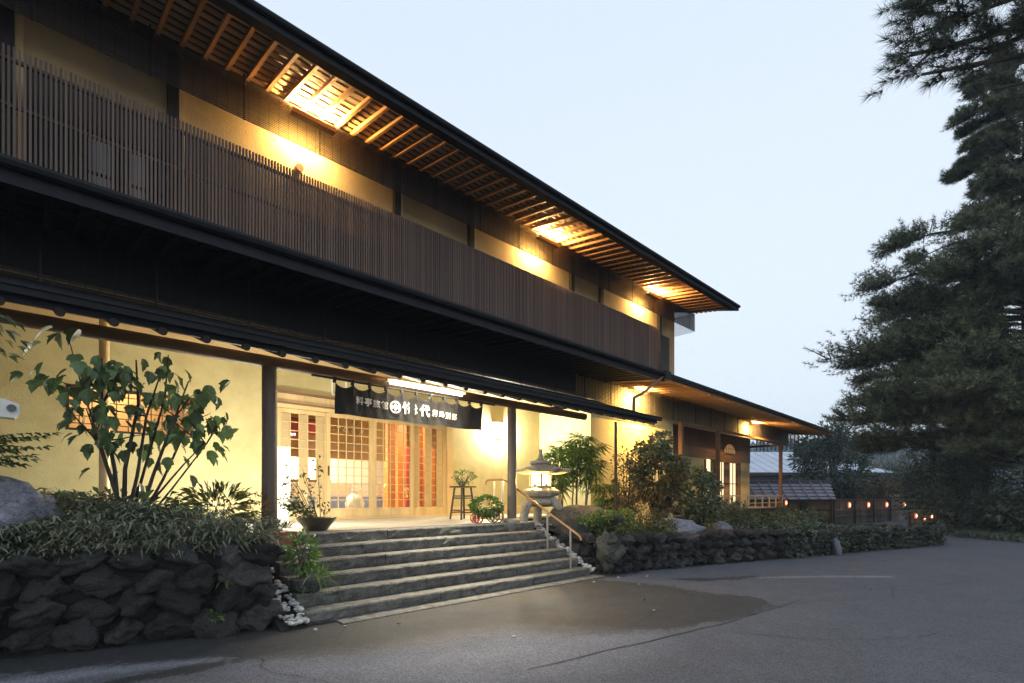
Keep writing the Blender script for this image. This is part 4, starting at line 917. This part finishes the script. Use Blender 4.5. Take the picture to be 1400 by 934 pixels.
for q in ((.13,5.72,2.50),(.26,5.7,2.60),(.36,5.72,2.66),(.2,5.72,2.64),(1.62,5.75,1.93),(1.55,5.78,2.42)): place('leaf', lm[0], t, q, (.16,.15,.16), rot=Matrix.Rotation(random.uniform(2,4),4,'Z') @ Matrix.Rotation(.6,4,'Y'))
# low broadleaf plants behind the bamboo grass
P, D = blob_points(170, (.75,6.1,1.1), (.7,.2,.16), .2); t = thing('low_leafy_plant', 'low plant with long drooping dark leaves at the foot of the young tree', 'plant', (.75, 6.1, .78)); obj('foliage', leaves('foliage', P, D, .17, .05, M['fig'], droop=.4), t)
P, D = blob_points(330, (1.55,6.2,1.12), (.34,.25,.22), .2); t = thing('bamboo_clump', 'clump of pale lit bamboo leaves beside the left porch post', 'plant', (1.5, 6.2, .78)); obj('foliage', leaves('foliage', P, D+np.array([0,0,.3]), .17, .028, M['olive'], droop=.3), t)
b = MB()
for i in range(6): b.tube([(1.5+random.uniform(-.1,.1),6.2,.75),(1.55+random.uniform(-.2,.2),6.2,1.15),(1.6+random.uniform(-.3,.3),6.15,1.4)], [.006,.005,.003], 5)
b.build('stems', M['stem'], t)
P, D = blob_points(260, (1.9,6.0,1.05), (.16,.14,.26), .2); t = thing('twiggy_shrub', 'thin twiggy shrub with tiny leaves against the left porch post', 'shrub', (1.9, 6.0, .8)); obj('foliage', leaves('foliage', P, D, .05, .02, M['rust']), t)
# feathery plant and overhanging sprig on the far left
def pinnate(t, base, tip, n, L, W, m):
    base, tip = Vector(base), Vector(tip); PP, DD = [], []; ax = (tip-base).normalized(); sd = ax.cross(Vector((0,0,1))).normalized()
    for i in range(n):
        u = (i+1)/n; p = base.lerp(tip,u)-Vector((0,0,1))*.06*u*u
        for s in (-1,1): PP.append(p); DD.append(ax*.7+sd*s-Vector((0,0,.2)))
    PP.append(tip-Vector((0,0,.06))); DD.append(ax)
    obj('leaf_spray', leaves('leaf_spray', PP, DD, L, W, m, up=(0,0,1)), t)
t = thing('feathery_shrub', 'feathery shrub with paired leaflets above the blue grey boulder', 'shrub', (-.15, 5.7, 1.3))
for i in range(16):
    a = random.uniform(-.7,.9); l = random.uniform(.22,.40); b0 = (-.22+random.uniform(-.12,.08), 5.6+random.uniform(-.1,.1), 1.45+random.uniform(0,.25))
    pinnate(t, b0, (b0[0]+l*math.cos(a), b0[1]-l*math.sin(a)*.5, b0[2]+random.uniform(-.08,.16)), 7, .085, .034, M['fig'])
MB().tube([(-.3,5.7,1.2),(-.24,5.62,1.45),(-.2,5.6,1.7)], [.012,.01,.006], 6).build('stems', M['stem'], t)
t = thing('overhanging_sprig', 'bluish leaf sprig hanging into view at the upper left edge', 'branch', (-.3, 4.9, 2.6))
for i in range(7):
    b0 = (-.32, 4.9+random.uniform(-.1,.1), 2.56-.055*i); pinnate(t, b0, (b0[0]+random.uniform(.2,.33), b0[1], b0[2]-random.uniform(-.02,.06)), 5, .09, .022, M['bush'])
MB().tube([(-.33,4.9,2.1),(-.34,4.9,2.4),(-.33,4.9,2.6)], [.012,.01,.006], 6).build('stems', M['stem'], t)
# ================================================================== garden plants, right
t = thing('fan_palm', 'clump of slender fan palms glowing green against the ochre side wall', 'palm', (8.6, 7.0, .6))
random.seed(5)
def frond_mesh(k):
    PP, DD = [], []; n = 11
    for i in range(n):
        a = (i/(n-1)-.5)*4.3+random.uniform(-.06,.06); PP.append((0,0,0)); DD.append((math.cos(a), math.sin(a), .12))
    return leaves('frond', PP, DD, np.random.uniform(.8,1.05,n), .11, M['palm'], fold=.3, droop=.35+.1*k, up=(0,0,3))
fm = [frond_mesh(k) for k in range(4)]
b = MB(); random.seed(11)
for sx, sy, h, lean in ((8.1,6.9,1.35,-.25),(8.25,7.05,1.6,.05),(8.45,6.85,1.75,.1),(8.6,7.1,1.45,.2),(8.8,6.9,1.6,.25),(9.0,7.05,1.3,.35),(8.9,7.2,1.75,.1),(8.35,7.2,1.2,-.1),(9.2,6.8,.8,.3),(9.35,6.9,.5,.3)):
    tp = Vector((sx+lean, sy+random.uniform(-.08,.08), .65+h)); b.tube([(sx,sy,.6),(sx+lean*.4,sy,.65+h*.6),tuple(tp)], [.018,.016,.013], 6)
    for k in range(12):
        a = k*2.4+random.uniform(-.4,.4); el = random.uniform(.1,1.1); pl_ = random.uniform(.10,.20); d = Vector((math.cos(a)*math.cos(el), math.sin(a)*math.cos(el), math.sin(el)))
        q = tp-Vector((0,0,.06*k)); e = q+d*pl_; b.tube([tuple(q), tuple(e)], [.005,.004], 4)
        s = random.uniform(.30,.48); place('frond', fm[k % 4], t, tuple(e), (s,s,s), rot=Matrix.Rotation(a,4,'Z') @ Matrix.Rotation(-el+random.uniform(.2,.7),4,'Y') @ Matrix.Rotation(random.uniform(-.6,.6),4,'X'))
b.build('stems', M['stem'], t, True)
def bushy(name, label, cat, c, r, n, L, W, m, z0, nl=9, m2=None, clumps=24, cr=.42, grp=None):
    t = thing(name, label, cat, (c[0], c[1], z0), grp); b = MB(); PP, DD = [], []
    for i in range(clumps):
        d = Vector(np.random.normal(size=3)).normalized(); u = random.uniform(.35,1)**.6; q = Vector((c[0]+d.x*r[0]*u, c[1]+d.y*r[1]*u, c[2]+d.z*r[2]*u))
        if i < nl*2: b.tube([(c[0]+d.x*.08,c[1]+d.y*.08,z0), tuple(Vector((c[0],c[1],z0)).lerp(q,.5)+Vector((random.uniform(-.1,.1),random.uniform(-.1,.1),.05))*r[0]), tuple(q)], [.018*r[2]+.004,.012*r[2]+.003,.004], 5)
        k = n//clumps; s = np.array(r)*cr*random.uniform(.7,1.15); P, D = blob_points(k, q, s, .2); PP.append(P); DD.append(D+np.array([0,0,.2])+np.array(d)*.4)
    b.build('trunk', M['bark'], t); P, D = np.concatenate(PP), np.concatenate(DD); n2 = len(P)
    if m2:
        sel = np.random.random(n2) < .3+.4*(P[:,2] < c[2]); obj('crown', leaves('crown', P[~sel], D[~sel], L*np.random.uniform(.7,1.2,(~sel).sum()), W, m), t); obj('crown', leaves('crown', P[sel], D[sel], L*.9, W, m2), t)
    else: obj('crown', leaves('crown', P, D, L*np.random.uniform(.7,1.2,n2), W, m), t)
    return t
bushy('evergreen_shrub', 'tall loose evergreen shrub standing before the ochre wall right of the palms', 'shrub', (10.5,6.05,1.75), (.82,.6,.85), 5600, .105, .055, M['bush'], .45, 9, M['rust'], 60, .20)
bushy('evergreen_shrub', 'smaller dark shrub touching the veranda deck on the right', 'shrub', (12.1,6.0,1.35), (.75,.5,.68), 3400, .105, .055, M['bush'], .45, 7, None, 40, .22)
bushy('bare_shrub', 'sparse shrub with twisted grey branches between palms and evergreen', 'shrub', (9.5,6.3,1.5), (.5,.4,.75), 900, .075, .035, M['olive'], .5, 10, M['rust'], 22, .35)
bushy('rust_shrub', 'low brownish shrub at the foot of the evergreen', 'shrub', (9.3,5.75,.95), (.75,.45,.42), 1500, .06, .03, M['rust'], .45, 6, M['olive'], 20, .4)
bushy('low_green_shrub', 'low bright green shrub spreading over the rocks by the handrail', 'shrub', (7.45,5.2,.78), (.75,.36,.2), 1500, .06, .036, M['green'], .5, 6, M['olive'], 22, .4)
bushy('low_green_shrub', 'small green shrub trailing over the wall left of the flat boulder', 'shrub', (8.4,4.92,.66), (.6,.3,.14), 900, .055, .03, M['olive'], .45, 5, None, 14, .45)
bushy('rounded_shrub', 'grey green shrub in front of the veranda stilts', 'shrub', (12.3,5.3,.82), (.8,.5,.34), 1500, .06, .028, M['bush'], .42, 6, M['olive'], 20, .4)
bushy('little_tree_shrub', 'little leafy sapling under the edge of the veranda deck', 'shrub', (13.6,5.6,.78), (.4,.35,.3), 700, .07, .035, M['olive'], .42, 4, None, 12, .45)
for i, (x, y, lab) in enumerate(((16.3,5.6,'dim yellow green plant below the middle of the veranda'),(18.6,6.2,'dim yellow green plant below the far veranda stilts'),(20.6,5.9,'low dark plant before the earthen wall'),(15.0,4.6,'dark low plant behind the far stone wall'))):
    bushy('low_plant', lab, 'plant', (x,y,.5), (.7,.5,.3), 600, .09, .04, M['olive'] if i < 2 else M['bush'], .2, 4, None, 12, .45)
# sprigs growing on the face of the stone walls
t = thing('wall_sprig', 'small bright weed sprouting low on the left stone wall', 'plant', (1.2,4.98,.2)); P, D = blob_points(14, (1.2,4.93,.20), (.05,.03,.035), .2); obj('foliage', leaves('foliage', P, D+np.array([0,-.5,.2]), .07, .022, M['green']), t)
t = thing('wall_sprig', 'small fern like weed high on the left stone wall', 'plant', (1.28,4.96,.5)); P, D = blob_points(12, (1.28,4.91,.52), (.05,.03,.03), .2); obj('foliage', leaves('foliage', P, D+np.array([0,-.5,0]), .08, .018, M['olive']), t)
N = 1500; U = .26+.74*np.random.random(N); pl_ = np.array([(7.0,4.62),(9.48,3.98),(11.4,3.36),(14.2,2.63),(16.9,1.78)]); cum = np.concatenate([[0], np.cumsum(np.linalg.norm(np.diff(pl_,axis=0),axis=1))]); s_ = (U**.7)*cum[-1]
X, Y = np.interp(s_, cum, pl_[:,0]), np.interp(s_, cum, pl_[:,1]); Z = np.random.uniform(.02,.58,N)*np.where(np.random.random(N)<.4,1,.95)
D = np.random.normal(size=(N,3))*.7+np.array([-.35,-.9,.15]); o = obj('wall_creeper', leaves('wall_creeper', np.stack([X-.02,Y-.06,Z],1), D, .075, .03, M['under'])); meta(o, 'dark ferns and creepers covering the face of the far stone wall', 'creeper', kind='stuff')
# ================================================================== beyond the inn: earthen wall, fences, paper lanterns
RV = Vector((.7208,-.6931,0)); FV = Vector((.6931,.7208,0))
def frame_at(loc, d): 
    d = Vector((d[0], d[1], 0)).normalized(); n = Vector((-d.y, d.x, 0)); m = Matrix.Identity(4)
    m.col[0] = (*d, 0); m.col[1] = (*n, 0); m.col[2] = (0,0,1,0); m.col[3] = (*loc, 1); return m
A = frame_at((26.6,9.1,0), RV)
t = thing('garden_wall', 'ochre earthen garden wall under a short mauve tiled roof beyond the veranda', 'wall', (26.6,9.1,0))
MB().box(-5.5,0,0,2.85,.25,1.12,A).build('wall', M['earth'], t)
for x in (-3.6,-1.9,-.55,.55,2.75): MB().box(x-.09,-.035,0,x+.09,-.002,1.1,A).build('post', M['brown'], t)
MB().box(-5.5,-.03,.52,2.65,-.001,.60,A).build('wall_rail', M['brown'], t)
rf = MB().box(-6,-.75,1.03,2.45,-.70,1.10,A).build('roof', M['dark'], t)
tm = unit_mesh('tile_course', M['tile'])
for i in range(6):
    u = i/5; y = -.75+1.15*u; z = 1.10+.80*u; xe = 2.5+.42*u
    place('tile_course', tm, rf, tuple(A @ Vector(((-6+xe)/2, y+.1, z+.05))), (xe+6, .30, .055), rot=A.to_3x3().to_4x4() @ Matrix.Rotation(.5,4,'X'))
for i in range(18):
    x = -5.8+.5*i; 
    if x < 2.4: MB().tube([A @ Vector((x,-.8,1.13)), A @ Vector((x+.2*max(0,(x+6)/8.5),.42,2.0))], .028, 6).build('tile_rib', M['tile'], rf)
MB().box(-6,.38,1.97,2.95,.55,2.06,A).build('ridge', M['tile'], rf)
def fence(name, label, a, b_, h, bw, loc, mid_, grp=None, posts=4):
    t = thing(name, label, 'fence', (*a, 0), grp); a, b_ = Vector((*a,0)), Vector((*b_,0)); L = (b_-a).length; F_ = frame_at(a, b_-a); n = int(L/bw)
    me = unit_mesh('board', M['fence'])
    for i in range(n): place('board', me, t, tuple(F_ @ Vector((bw*(i+.5), random.uniform(-.008,.008), h/2-.02))), (bw-.012,.02,h+random.uniform(-.03,0)), rot=F_.to_3x3().to_4x4())
    for z in mid_: MB().box(0,-.06,z,L,-.02,z+.06,F_).build('rail', M['fence'], t)
    MB().box(-.05,-.06,h,L+.05,.06,h+.05,F_).build('cap_rail', M['fence'], t)
    for i in range(posts+1): MB().box(L*i/posts-.06,-.09,0,L*i/posts+.06,-.061,h-.002,F_).build('post', M['dark'], t)
    return t
fence('board_fence', 'grey weathered board fence with a row of lit paper lanterns', (25.1,6.3), (33.6,5.1), 1.08, .34, 0, (.35,.62))
fence('board_fence', 'lower board fence nearest the pole at the bend of the road', (22.6,3.35), (24.5,2.85), .70, .2, 0, (.3,), posts=2)
for i, (x, y, z, s, lab) in enumerate(((22.05,7.15,.98,.8,'small glowing lantern at the end of the veranda deck'),(26.1,5.9,.86,1,'first glowing red paper lantern from the left on the board fence'),(28.1,5.6,.85,1,'second glowing red paper lantern on the board fence'),
     (30.3,5.3,.84,1,'third glowing red paper lantern on the board fence'),(32.6,4.95,.84,1,'rightmost glowing red paper lantern on the tall board fence'),(22.85,3.15,.55,.72,'left paper lantern of the three on the lower fence'),(23.5,3.0,.44,.72,'middle and lowest paper lantern on the lower fence'),(24.0,2.86,.5,.72,'right paper lantern of the three on the lower fence'))):
    t = thing('paper_lantern', lab, 'lantern', (x,y,z), 'lit paper lanterns along the fences')
    s *= .7; h = .19*s; MB().lathe([(.035*s,-h),(.065*s,-h*.8),(.078*s,-h*.2),(.078*s,h*.25),(.065*s,h*.8),(.035*s,h)], 14, (x,y,z)).build('lantern_shade', M['redlan'], t, True)
    MB().lathe([(.02*s,-h*.6),(.05*s,-h*.35),(.05*s,h*.35),(.02*s,h*.6)], 12, tuple(Vector((x,y,z))-FV*.045*s)).build('glow_centre', M['redcore'], t, True)
    MB().tube([(x,y,z+h),(x,y,z+h+.12)], .012, 6).build('hanger', M['black'], t)
    light('lamp_light', 'POINT', tuple(Vector((x,y,z))-FV*.25), .5, (1,.42,.18), .08, parent=t)
# tarred pole at the bend
t = thing('utility_pole', 'dark utility pole standing at the bend of the road', 'pole', (25.7,3.03,0)); MB().tube([(25.7,3.03,0),(25.7,3.03,4),(25.68,3.0,8.5)], [.12,.11,.09], 10).build('pole', M['pole'], t, True)
# houses
def hip(label, loc, d, w, dep, he, hr, m, inset):
    t = thing('house', label, 'house', loc); F_ = frame_at(loc, d); o = .6
    MB().box(-w/2+o,o,0,w/2-o,dep-o,he,F_).build('wall', M['dark'], t)
    vs = [(-w/2,0,he),(w/2,0,he),(w/2,dep,he),(-w/2,dep,he),(-w/2+inset,dep/2,hr),(w/2-inset,dep/2,hr)]
    MB().add([F_ @ Vector(v) for v in vs], [(0,1,5,4),(1,2,5),(2,3,4,5),(3,0,4),(0,3,2,1)]).build('roof', m, t)
    b = MB()
    for i in range(1, int(w/.9)):
        x = -w/2+.9*i; xr = min(max(x, -w/2+inset), w/2-inset); u = 1 if xr == x else 1-abs(x-xr)/inset
        b.bar(F_ @ Vector((x,.02,he+.03)), F_ @ Vector((x,dep/2*u,he+(hr-he)*u+.03)), .06, .05)
    b.build('roof_seam', m, t); MB().box(-w/2,-.03,he-.25,w/2,-.002,he,F_).build('fascia', M['dark'], t)
    return t
hip('low house with a wide pale grey metal roof behind the garden wall', (47.6,16.6,0), RV, 22, 14, 3.35, 5.75, M['grey_roof'], 5.0)
hip('small far house with a pale roof seen right of the pole', (66,7.9,0), RV, 6.4, 6, .4, 1.9, M['grey_roof'], .6)
# trees and shrubs behind the fences
def leafy_tree(name, label, c, r, n, L, W, m, grp=None, clumps=40, cr=.36, trunk_r=.12, cat='tree', m2=None):
    t = thing(name, label, cat, (c[0],c[1],0), grp); b = MB(); z0 = 0; b.tube([(c[0],c[1],0),(c[0]+.1,c[1],c[2]*.6),(c[0],c[1],c[2]+r[2]*.5)], [trunk_r,trunk_r*.7,trunk_r*.2], 7); PP, DD = [], []
    for i in range(clumps):
        d = np.random.normal(size=3); d /= np.linalg.norm(d); u = random.uniform(.3,1)**.55; q = np.array(c)+d*np.array(r)*u
        if i < 14: b.tube([(c[0],c[1],max(.3,c[2]-r[2]*.4)), tuple((np.array(c)+q)/2+np.array([0,0,.1])), tuple(q)], [trunk_r*.4,trunk_r*.25,trunk_r*.08], 5)
        s = np.array(r)*cr*random.uniform(.6,1.2); P, D = blob_points(int(n//clumps), q, s, .15); PP.append(P); DD.append(D+d*.5)
    b.build('trunk', M['bark'], t, True); P, D = np.concatenate(PP), np.concatenate(DD); ok = P[:,2] > .05; P, D = P[ok], D[ok]
    obj('crown', leaves('crown', P, D, L*np.random.uniform(.6,1.2,len(P)), W, m), t); return t
leafy_tree('bamboo_like_tree', 'dense rounded dark tree rising behind the tiled garden wall', (34.4,8.6,2.75), (1.95,1.95,2.4), 9000, .32, .085, M['farleaf'], None, 55, .33)
leafy_tree('garden_shrub', 'brownish tinted shrub behind the board fence under the rounded tree', (34.5,6.4,1.2), (1.6,1.2,1.0), 2200, .2, .08, M['rust'], None, 26, .4, .06, 'shrub')
leafy_tree('garden_shrub', 'dark evergreen shrub behind the right end of the tall board fence', (38.5,5.4,1.7), (2.0,1.6,1.8), 3200, .24, .08, M['farleaf'], None, 30, .38, .08, 'shrub')
leafy_tree('garden_shrub', 'dark spreading shrub beside the utility pole', (37.8,5.0,1.5), (1.7,1.2,1.7), 2600, .2, .07, M['farleaf'], None, 26, .4, .06, 'shrub')
leafy_tree('garden_shrub', 'climbing shrub in front of the earthen wall', (27.3,8.2,.5), (.45,.3,.6), 500, .14, .05, M['bush'], None, 16, .42, .03, 'shrub')
leafy_tree('far_tree', 'pale green round tree on the lower slope of the hill', (60,15,3.0), (3.6,3,3.0), 3500, .5, .22, M['olive'], 'trees at the foot of the hill', 34, .36)
leafy_tree('far_tree', 'dark tree right of the pale green one at the foot of the hill', (70,11.5,2.2), (5,3,3), 3500, .5, .22, M['farleaf'], 'trees at the foot of the hill', 34, .36)
leafy_tree('far_tree', 'dark tree at the foot of the hill behind the pole', (58,6.5,.9), (4,3,2.2), 3000, .45, .2, M['farleaf'], 'trees at the foot of the hill', 30, .36)
# bare trees
for k, (x, y, lab) in enumerate(((62,12.4,'bare branched tree standing left against the blue hill'),(66,11.2,'bare branched tree standing in the middle against the blue hill'),(70,10.4,'bare branched tree standing right against the blue hill'))):
    random.seed(30+k); t = thing('bare_tree', lab, 'tree', (x,y,0), 'bare trees before the hill'); b = MB()
    for i in range(16):
        a = random.uniform(0,2*PI); h = random.uniform(3,6.6); q = Vector((x+math.cos(a)*random.uniform(.6,2.4), y+math.sin(a)*1.6, h)); s0 = Vector((x,y,random.uniform(1.2,3)))
        m1 = s0.lerp(q,.5)+Vector((random.uniform(-.2,.2),0,.25)); b.tube([s0,m1,q], [.10,.07,.02], 5)
        for j in range(4): s1 = m1.lerp(q, random.random()); b.tube([s1, s1+Vector((random.uniform(-.8,.8),random.uniform(-.5,.5),random.uniform(.2,1)))], [.035,.01], 4)
    b.tube([(x,y,0),(x+.1,y,1.5),(x,y,3.2)], [.2,.17,.1], 7); b.build('trunk', M['fence'], t)
# hills
b = MB(); nx, ny = 90, 30
for i in range(nx+1):
    for j in range(ny+1):
        a = -.5+1.55*i/nx; r = 105+170*j/ny; p = Vector((math.sin(a)*0, 0, 0)); d = FV*math.cos(a)+RV*math.sin(a); u = j/ny
        h = 19*math.sin(min(1,u*1.7)*PI/2)*(.85+.35*noise.noise(Vector((a*2.4+1,u,0)))-.30*max(0,a-.35))+3.0*noise.noise(Vector((a*9,u*6,2)))*u+1.6*noise.noise(Vector((a*38,u*26,5)))*min(1,u*5)+.9*noise.noise(Vector((a*95,u*60,8)))*min(1,u*5)
        b.v.append((d.x*r, d.y*r, max(-.5,h)))
for i in range(nx):
    for j in range(ny): k = i*(ny+1)+j; b.f.append((k, k+ny+1, k+ny+2, k+1))
meta(b.build('hill', M['hill'], None, True), kind='structure')
N = 9000; a = np.random.uniform(-.45,1.0,N); u = np.random.uniform(.02,.62,N); r = 105+170*u
hv = np.array([[v[0],v[1],v[2]] for v in b.v]).reshape(nx+1,ny+1,3); ii = np.clip(((a+.5)/1.55*nx).astype(int),0,nx); jj = np.clip((u*ny).astype(int),0,ny)
P0 = hv[ii,jj]+np.random.normal(size=(N,3))*np.array([1.6,1.6,.5]); PP = np.repeat(P0,7,0)+np.random.normal(size=(N*7,3))*np.array([1.0,1.0,.8])
meta(obj('hillside_forest', leaves('hillside_forest', PP, np.random.normal(size=(N*7,3))+np.array([0,0,.5]), 1.5, .9, M['hill'])), 'hazy blue wooded hillside far behind the houses', 'forest', kind='stuff')
# ================================================================== pines on the right
def pine(label, base, top, limbs, per, kn, NL, nw, tr, matl, cones=0, seed=1, tw=.16, group=None):
    rs = np.random.RandomState(seed); t = thing('pine_tree', label, 'tree', base, group); b = MB(); base, top = Vector(base), Vector(top)
    b.tube([base, base.lerp(top,.35)+Vector((.15,.05,0)), base.lerp(top,.7)+Vector((-.1,.1,0)), top], [tr,tr*.8,tr*.5,tr*.15], 10, .1)
    P, D = [], []; cps = []
    for (tip, dz0, wd, dn) in limbs:
        tip = Vector(tip); u = max(.08, min(.97, (tip.z-dz0-base.z)/(top.z-base.z))); s0 = base.lerp(top, u); L = (tip-s0).length
        m1 = s0.lerp(tip,.35)+Vector((0,0,.10*L*.5)); m2 = s0.lerp(tip,.72)+Vector((0,0,.06*L)); r0 = .012*L+.012
        b.tube([s0,m1,m2,tip], [r0,r0*.75,r0*.5,r0*.25], 6)
        ax = (tip-s0).normalized(); sd = ax.cross(Vector((0,0,1))).normalized(); n = int(per*dn)
        for i in range(n):
            q = rs.uniform(.28,1.02) if rs.rand() < .75 else rs.uniform(.8,1.03)
            p = s0.lerp(m1,q/.35) if q < .35 else (m1.lerp(m2,(q-.35)/.37) if q < .72 else m2.lerp(tip,(q-.72)/.28))
            if noise.noise(p*1.1+Vector((seed,0,0))) < (-.1 if p.z > 8 else -.22) and q > .4: continue
            w = wd*L*(.35+.65*math.sin(min(1,max(0,(q-.2)/.6))*PI/2))*(1.05-q*.55)
            e = p+sd*rs.normal()*w*.55+Vector((0,0,abs(rs.normal())*.05*L*wd*3+rs.normal()*.02*L))+ax*w*rs.uniform(0,.6)
            if i % 5 == 0: b.tube([p, p.lerp(e,.6)+Vector((0,0,.02)), e], [r0*.25,r0*.18,r0*.08], 4)
            dv = (e-p).normalized()+ax*.5+Vector((0,0,.25)); k = 3 if tw else 1
            for j in range(k): P.append(tuple(e-dv.normalized()*tw*j*.8)); D.append(tuple(dv))
            if cones and rs.rand() < cones: cps.append(e-Vector((0,0,.05)))
    b.build('trunk', M['bark'], t, True)
    obj('crown', needles('crown', P, D, kn, NL, nw, matl), t)
    if cps:
        cm = MB().lathe([(.006,0),(.022,.012),(.027,.03),(.018,.055),(.004,.07)], 9).mesh('pine_cone', M['bark'], True)
        for p in cps: place('pine_cone', cm, t, tuple(p), (1,1,1), rot=Matrix.Rotation(random.uniform(1.5,3.4),4,'X'))
    return t
tips = [((21.56,4.24,8.53),-.6),((22.11,3.71,9.95),-.7),((20.63,5.13,6.09),.2),((21.65,4.15,4.8),.4),((21.0,4.78,3.9),.6),((23.32,2.55,10.72),-.8),((23.97,1.92,12.26),-.8),((23.78,2.1,14.45),-.8),((24.06,1.84,13.55),-.8),((21.84,3.97,7.38),-.2),((22.3,3.53,6.73),0),((24.16,4.52,3.06),.8),((24.2,2.3,3.5),.5)]
limbs = [(p, d, .30, 1.0) for p, d in tips]; rr = random.Random(4)
ztab = [2.6,3.2,4,5,6,7.5,8.5,10,11,12.5,14.5,16.5]; ltab = [4.6,5.4,5.6,5.4,5.8,4.9,4.9,4.3,3.0,2.7,2.6,2.2]
for i in range(34):   # extra limbs reaching over the fence side
    zz = rr.uniform(2.8, 9.5); a = rr.uniform(-.55,.55); dl = np.interp(zz, ztab, ltab)*rr.uniform(.72,1.02); d = (-RV*math.cos(a)-FV*math.sin(a))
    limbs.append(((25.4+d.x*dl, .25+d.y*dl, zz), rr.uniform(-.3,.6), .28, .8))
z = 2.6
while z < 16.5:
    for k in range(2 if z < 11 else 3):
        a = rr.uniform(-1.25,1.25) if rr.random() < .8 else rr.uniform(-3.1,3.1); dl = np.interp(z, ztab, ltab)*rr.uniform(.55,.93)*(1-.12*abs(a)); d = (-RV*math.cos(a)-FV*math.sin(a))
        limbs.append(((25.4+d.x*dl, .25+d.y*dl, z+rr.uniform(-.15,.3)), rr.uniform(-.7,.5), .30, .85))
    z += .26 if z < 9 else .34
pine('tall spreading pine at the bend of the road filling the right side of the view', (25.4,.25,0), (25.2,.4,17), limbs, 360, 9, .19, .02, .26, M['pine'], 0, 3, .17)
limbs = []; z = 2.2
while z < 13:
    for k in range(2):
        a = rr.uniform(-3.14,3.14); dl = np.interp(z,[2,5,9,13],[4.2,4.6,3.2,1.2])*rr.uniform(.6,1); d = (-RV*math.cos(a)-FV*math.sin(a)); limbs.append(((30+d.x*dl, -.6+d.y*dl, z+.2), 0, .32, .8))
    z += .5
pine('dark pine further back behind the tall spreading pine', (30,-.6,0), (30,-.5,14), limbs, 200, 7, .32, .03, .25, M['pine'], 0, 5, .2)
nt = [((8.75,1.35,8.2),-.7,.26,1),((8.85,1.2,7.92),-.6,.22,1),((8.76,1.28,7.25),-.2,.2,.9),((8.86,1.16,6.98),.1,.12,.5),((9.2,.9,7.75),-.6,.3,1),((9.7,.3,8.3),-.8,.3,1),((9.5,.6,7.35),-.4,.22,.8),((8.9,1.0,8.6),-.8,.3,1),((9.5,.5,6.75),0,.2,.5),((9.9,.1,7.0),0,.25,.7)]
pine('near pine whose needled branch with cones hangs into the upper right corner', (12.6,-2.3,0), (12.3,-2.2,11), nt, 85, 30, .19, .0075, .2, M['pine2'], .07, 9, .1)
# undergrowth below the pines
for i, (x, y, h, lab) in enumerate(((23.2,.5,1.1,'dark low bush at the road edge under the tall pine, nearest the pole'),(24.3,2.2,2.5,'dark bush behind the road edge left of the pine trunk'),(23.2,-.3,2.8,'dark bush at the right edge below the tall pine'),(27.5,1.6,4.4,'tall dark bush deep under the pines'),(31,3.2,3.3,'dark bush far back between the pole and the pines'),(20.4,-2.6,1.3,'dark bush at the road edge just outside the right of the view'),(26.2,-.9,4.2,'tall dark bush right of the pine trunk'))):
    leafy_tree('roadside_bush', lab, (x,y,h*.55), (1.5+.2*h,1.1+.1*h,h*.62), 1800+900*h, .20, .06, M['under'], 'bushes under the pines', 26, .42, .06, 'bush')
N = 5000; X = np.random.uniform(18.6,24.5,N); Y = np.interp(X,[18.6,20.2,24.5],[.3,1.9,2.4])+np.random.normal(size=N)*.0-np.abs(np.random.normal(size=N))*1.1-.1; Y = np.where(X < 20.2, np.minimum(Y, (X-18.5)*.94+.2-np.random.uniform(0,2,N)), Y)
meta(obj('verge_grass', leaves('verge_grass', np.stack([X,Y,np.zeros(N)],1), np.random.normal(size=(N,3))*.5+np.array([0,0,1]), .26, .03, M['under'], droop=.4)), 'dim grass along the verge under the pines', 'grass', kind='stuff')
N = 6000; X = np.random.uniform(13,29,N); Y = np.interp(X,[13,17,18.5,29],[4.4,3.1,4.2,7.0])+np.random.uniform(0,1,N)**1.5*2.6; Zs = np.interp(X,[13,18,24],[.42,.3,0])
meta(obj('ground_cover', leaves('ground_cover', np.stack([X,Y,Zs],1), np.random.normal(size=(N,3))*.7+np.array([0,0,.8]), .17, .05, M['under'], droop=.3)), 'dark ground cover between the far stone wall and the fences', 'ground cover', kind='stuff')

# fallen leaves on the forecourt
M['fallen'] = mat('dry_fallen_leaf', (.22,.15,.06), (.34,.25,.11), 5, .7, island=.3)
lfm = leaves('fallen_leaf', [(0,0,0)], [(1,0,.05)], .055, .028, M['fallen'], fold=.4, droop=.1, up=(0,0,3))
for x, y, lb in ((2.6,4.3,'dry leaf lying on damp asphalt just before the steps'),(5.3,3.3,'dry leaf lying on the asphalt inside the damp patch'),(6.9,3.0,'dry leaf lying right of the tip of the damp patch'),(9.1,3.4,'dry leaf lying on the asphalt near the far stone wall'),(8.0,1.6,'dry leaf lying alone on the open road at the right'),(10.9,2.2,'dry leaf lying farthest out on the road')):
    meta(place('fallen_leaf', lfm, None, (x,y,.012), (1,1,1), rz=x*7), lb, 'leaf', 'fallen leaves on the asphalt')
# evening haze
hz = MB().box(-258,-258,-1.6,408,408,46).build('haze', None); hm = bpy.data.materials.new('evening_haze'); hm.use_nodes = True
HN = hm.node_tree.nodes; HN.clear(); ho = HN.new('ShaderNodeOutputMaterial'); hv_ = HN.new('ShaderNodeVolumePrincipled')
hv_.inputs['Color'].default_value = (.72,.85,1,1); hv_.inputs['Density'].default_value = .0012; hm.node_tree.links.new(hv_.outputs[0], ho.inputs['Volume'])
hz.data.materials.append(hm); meta(hz, 'thin blue evening haze in the air', 'haze', kind='stuff')
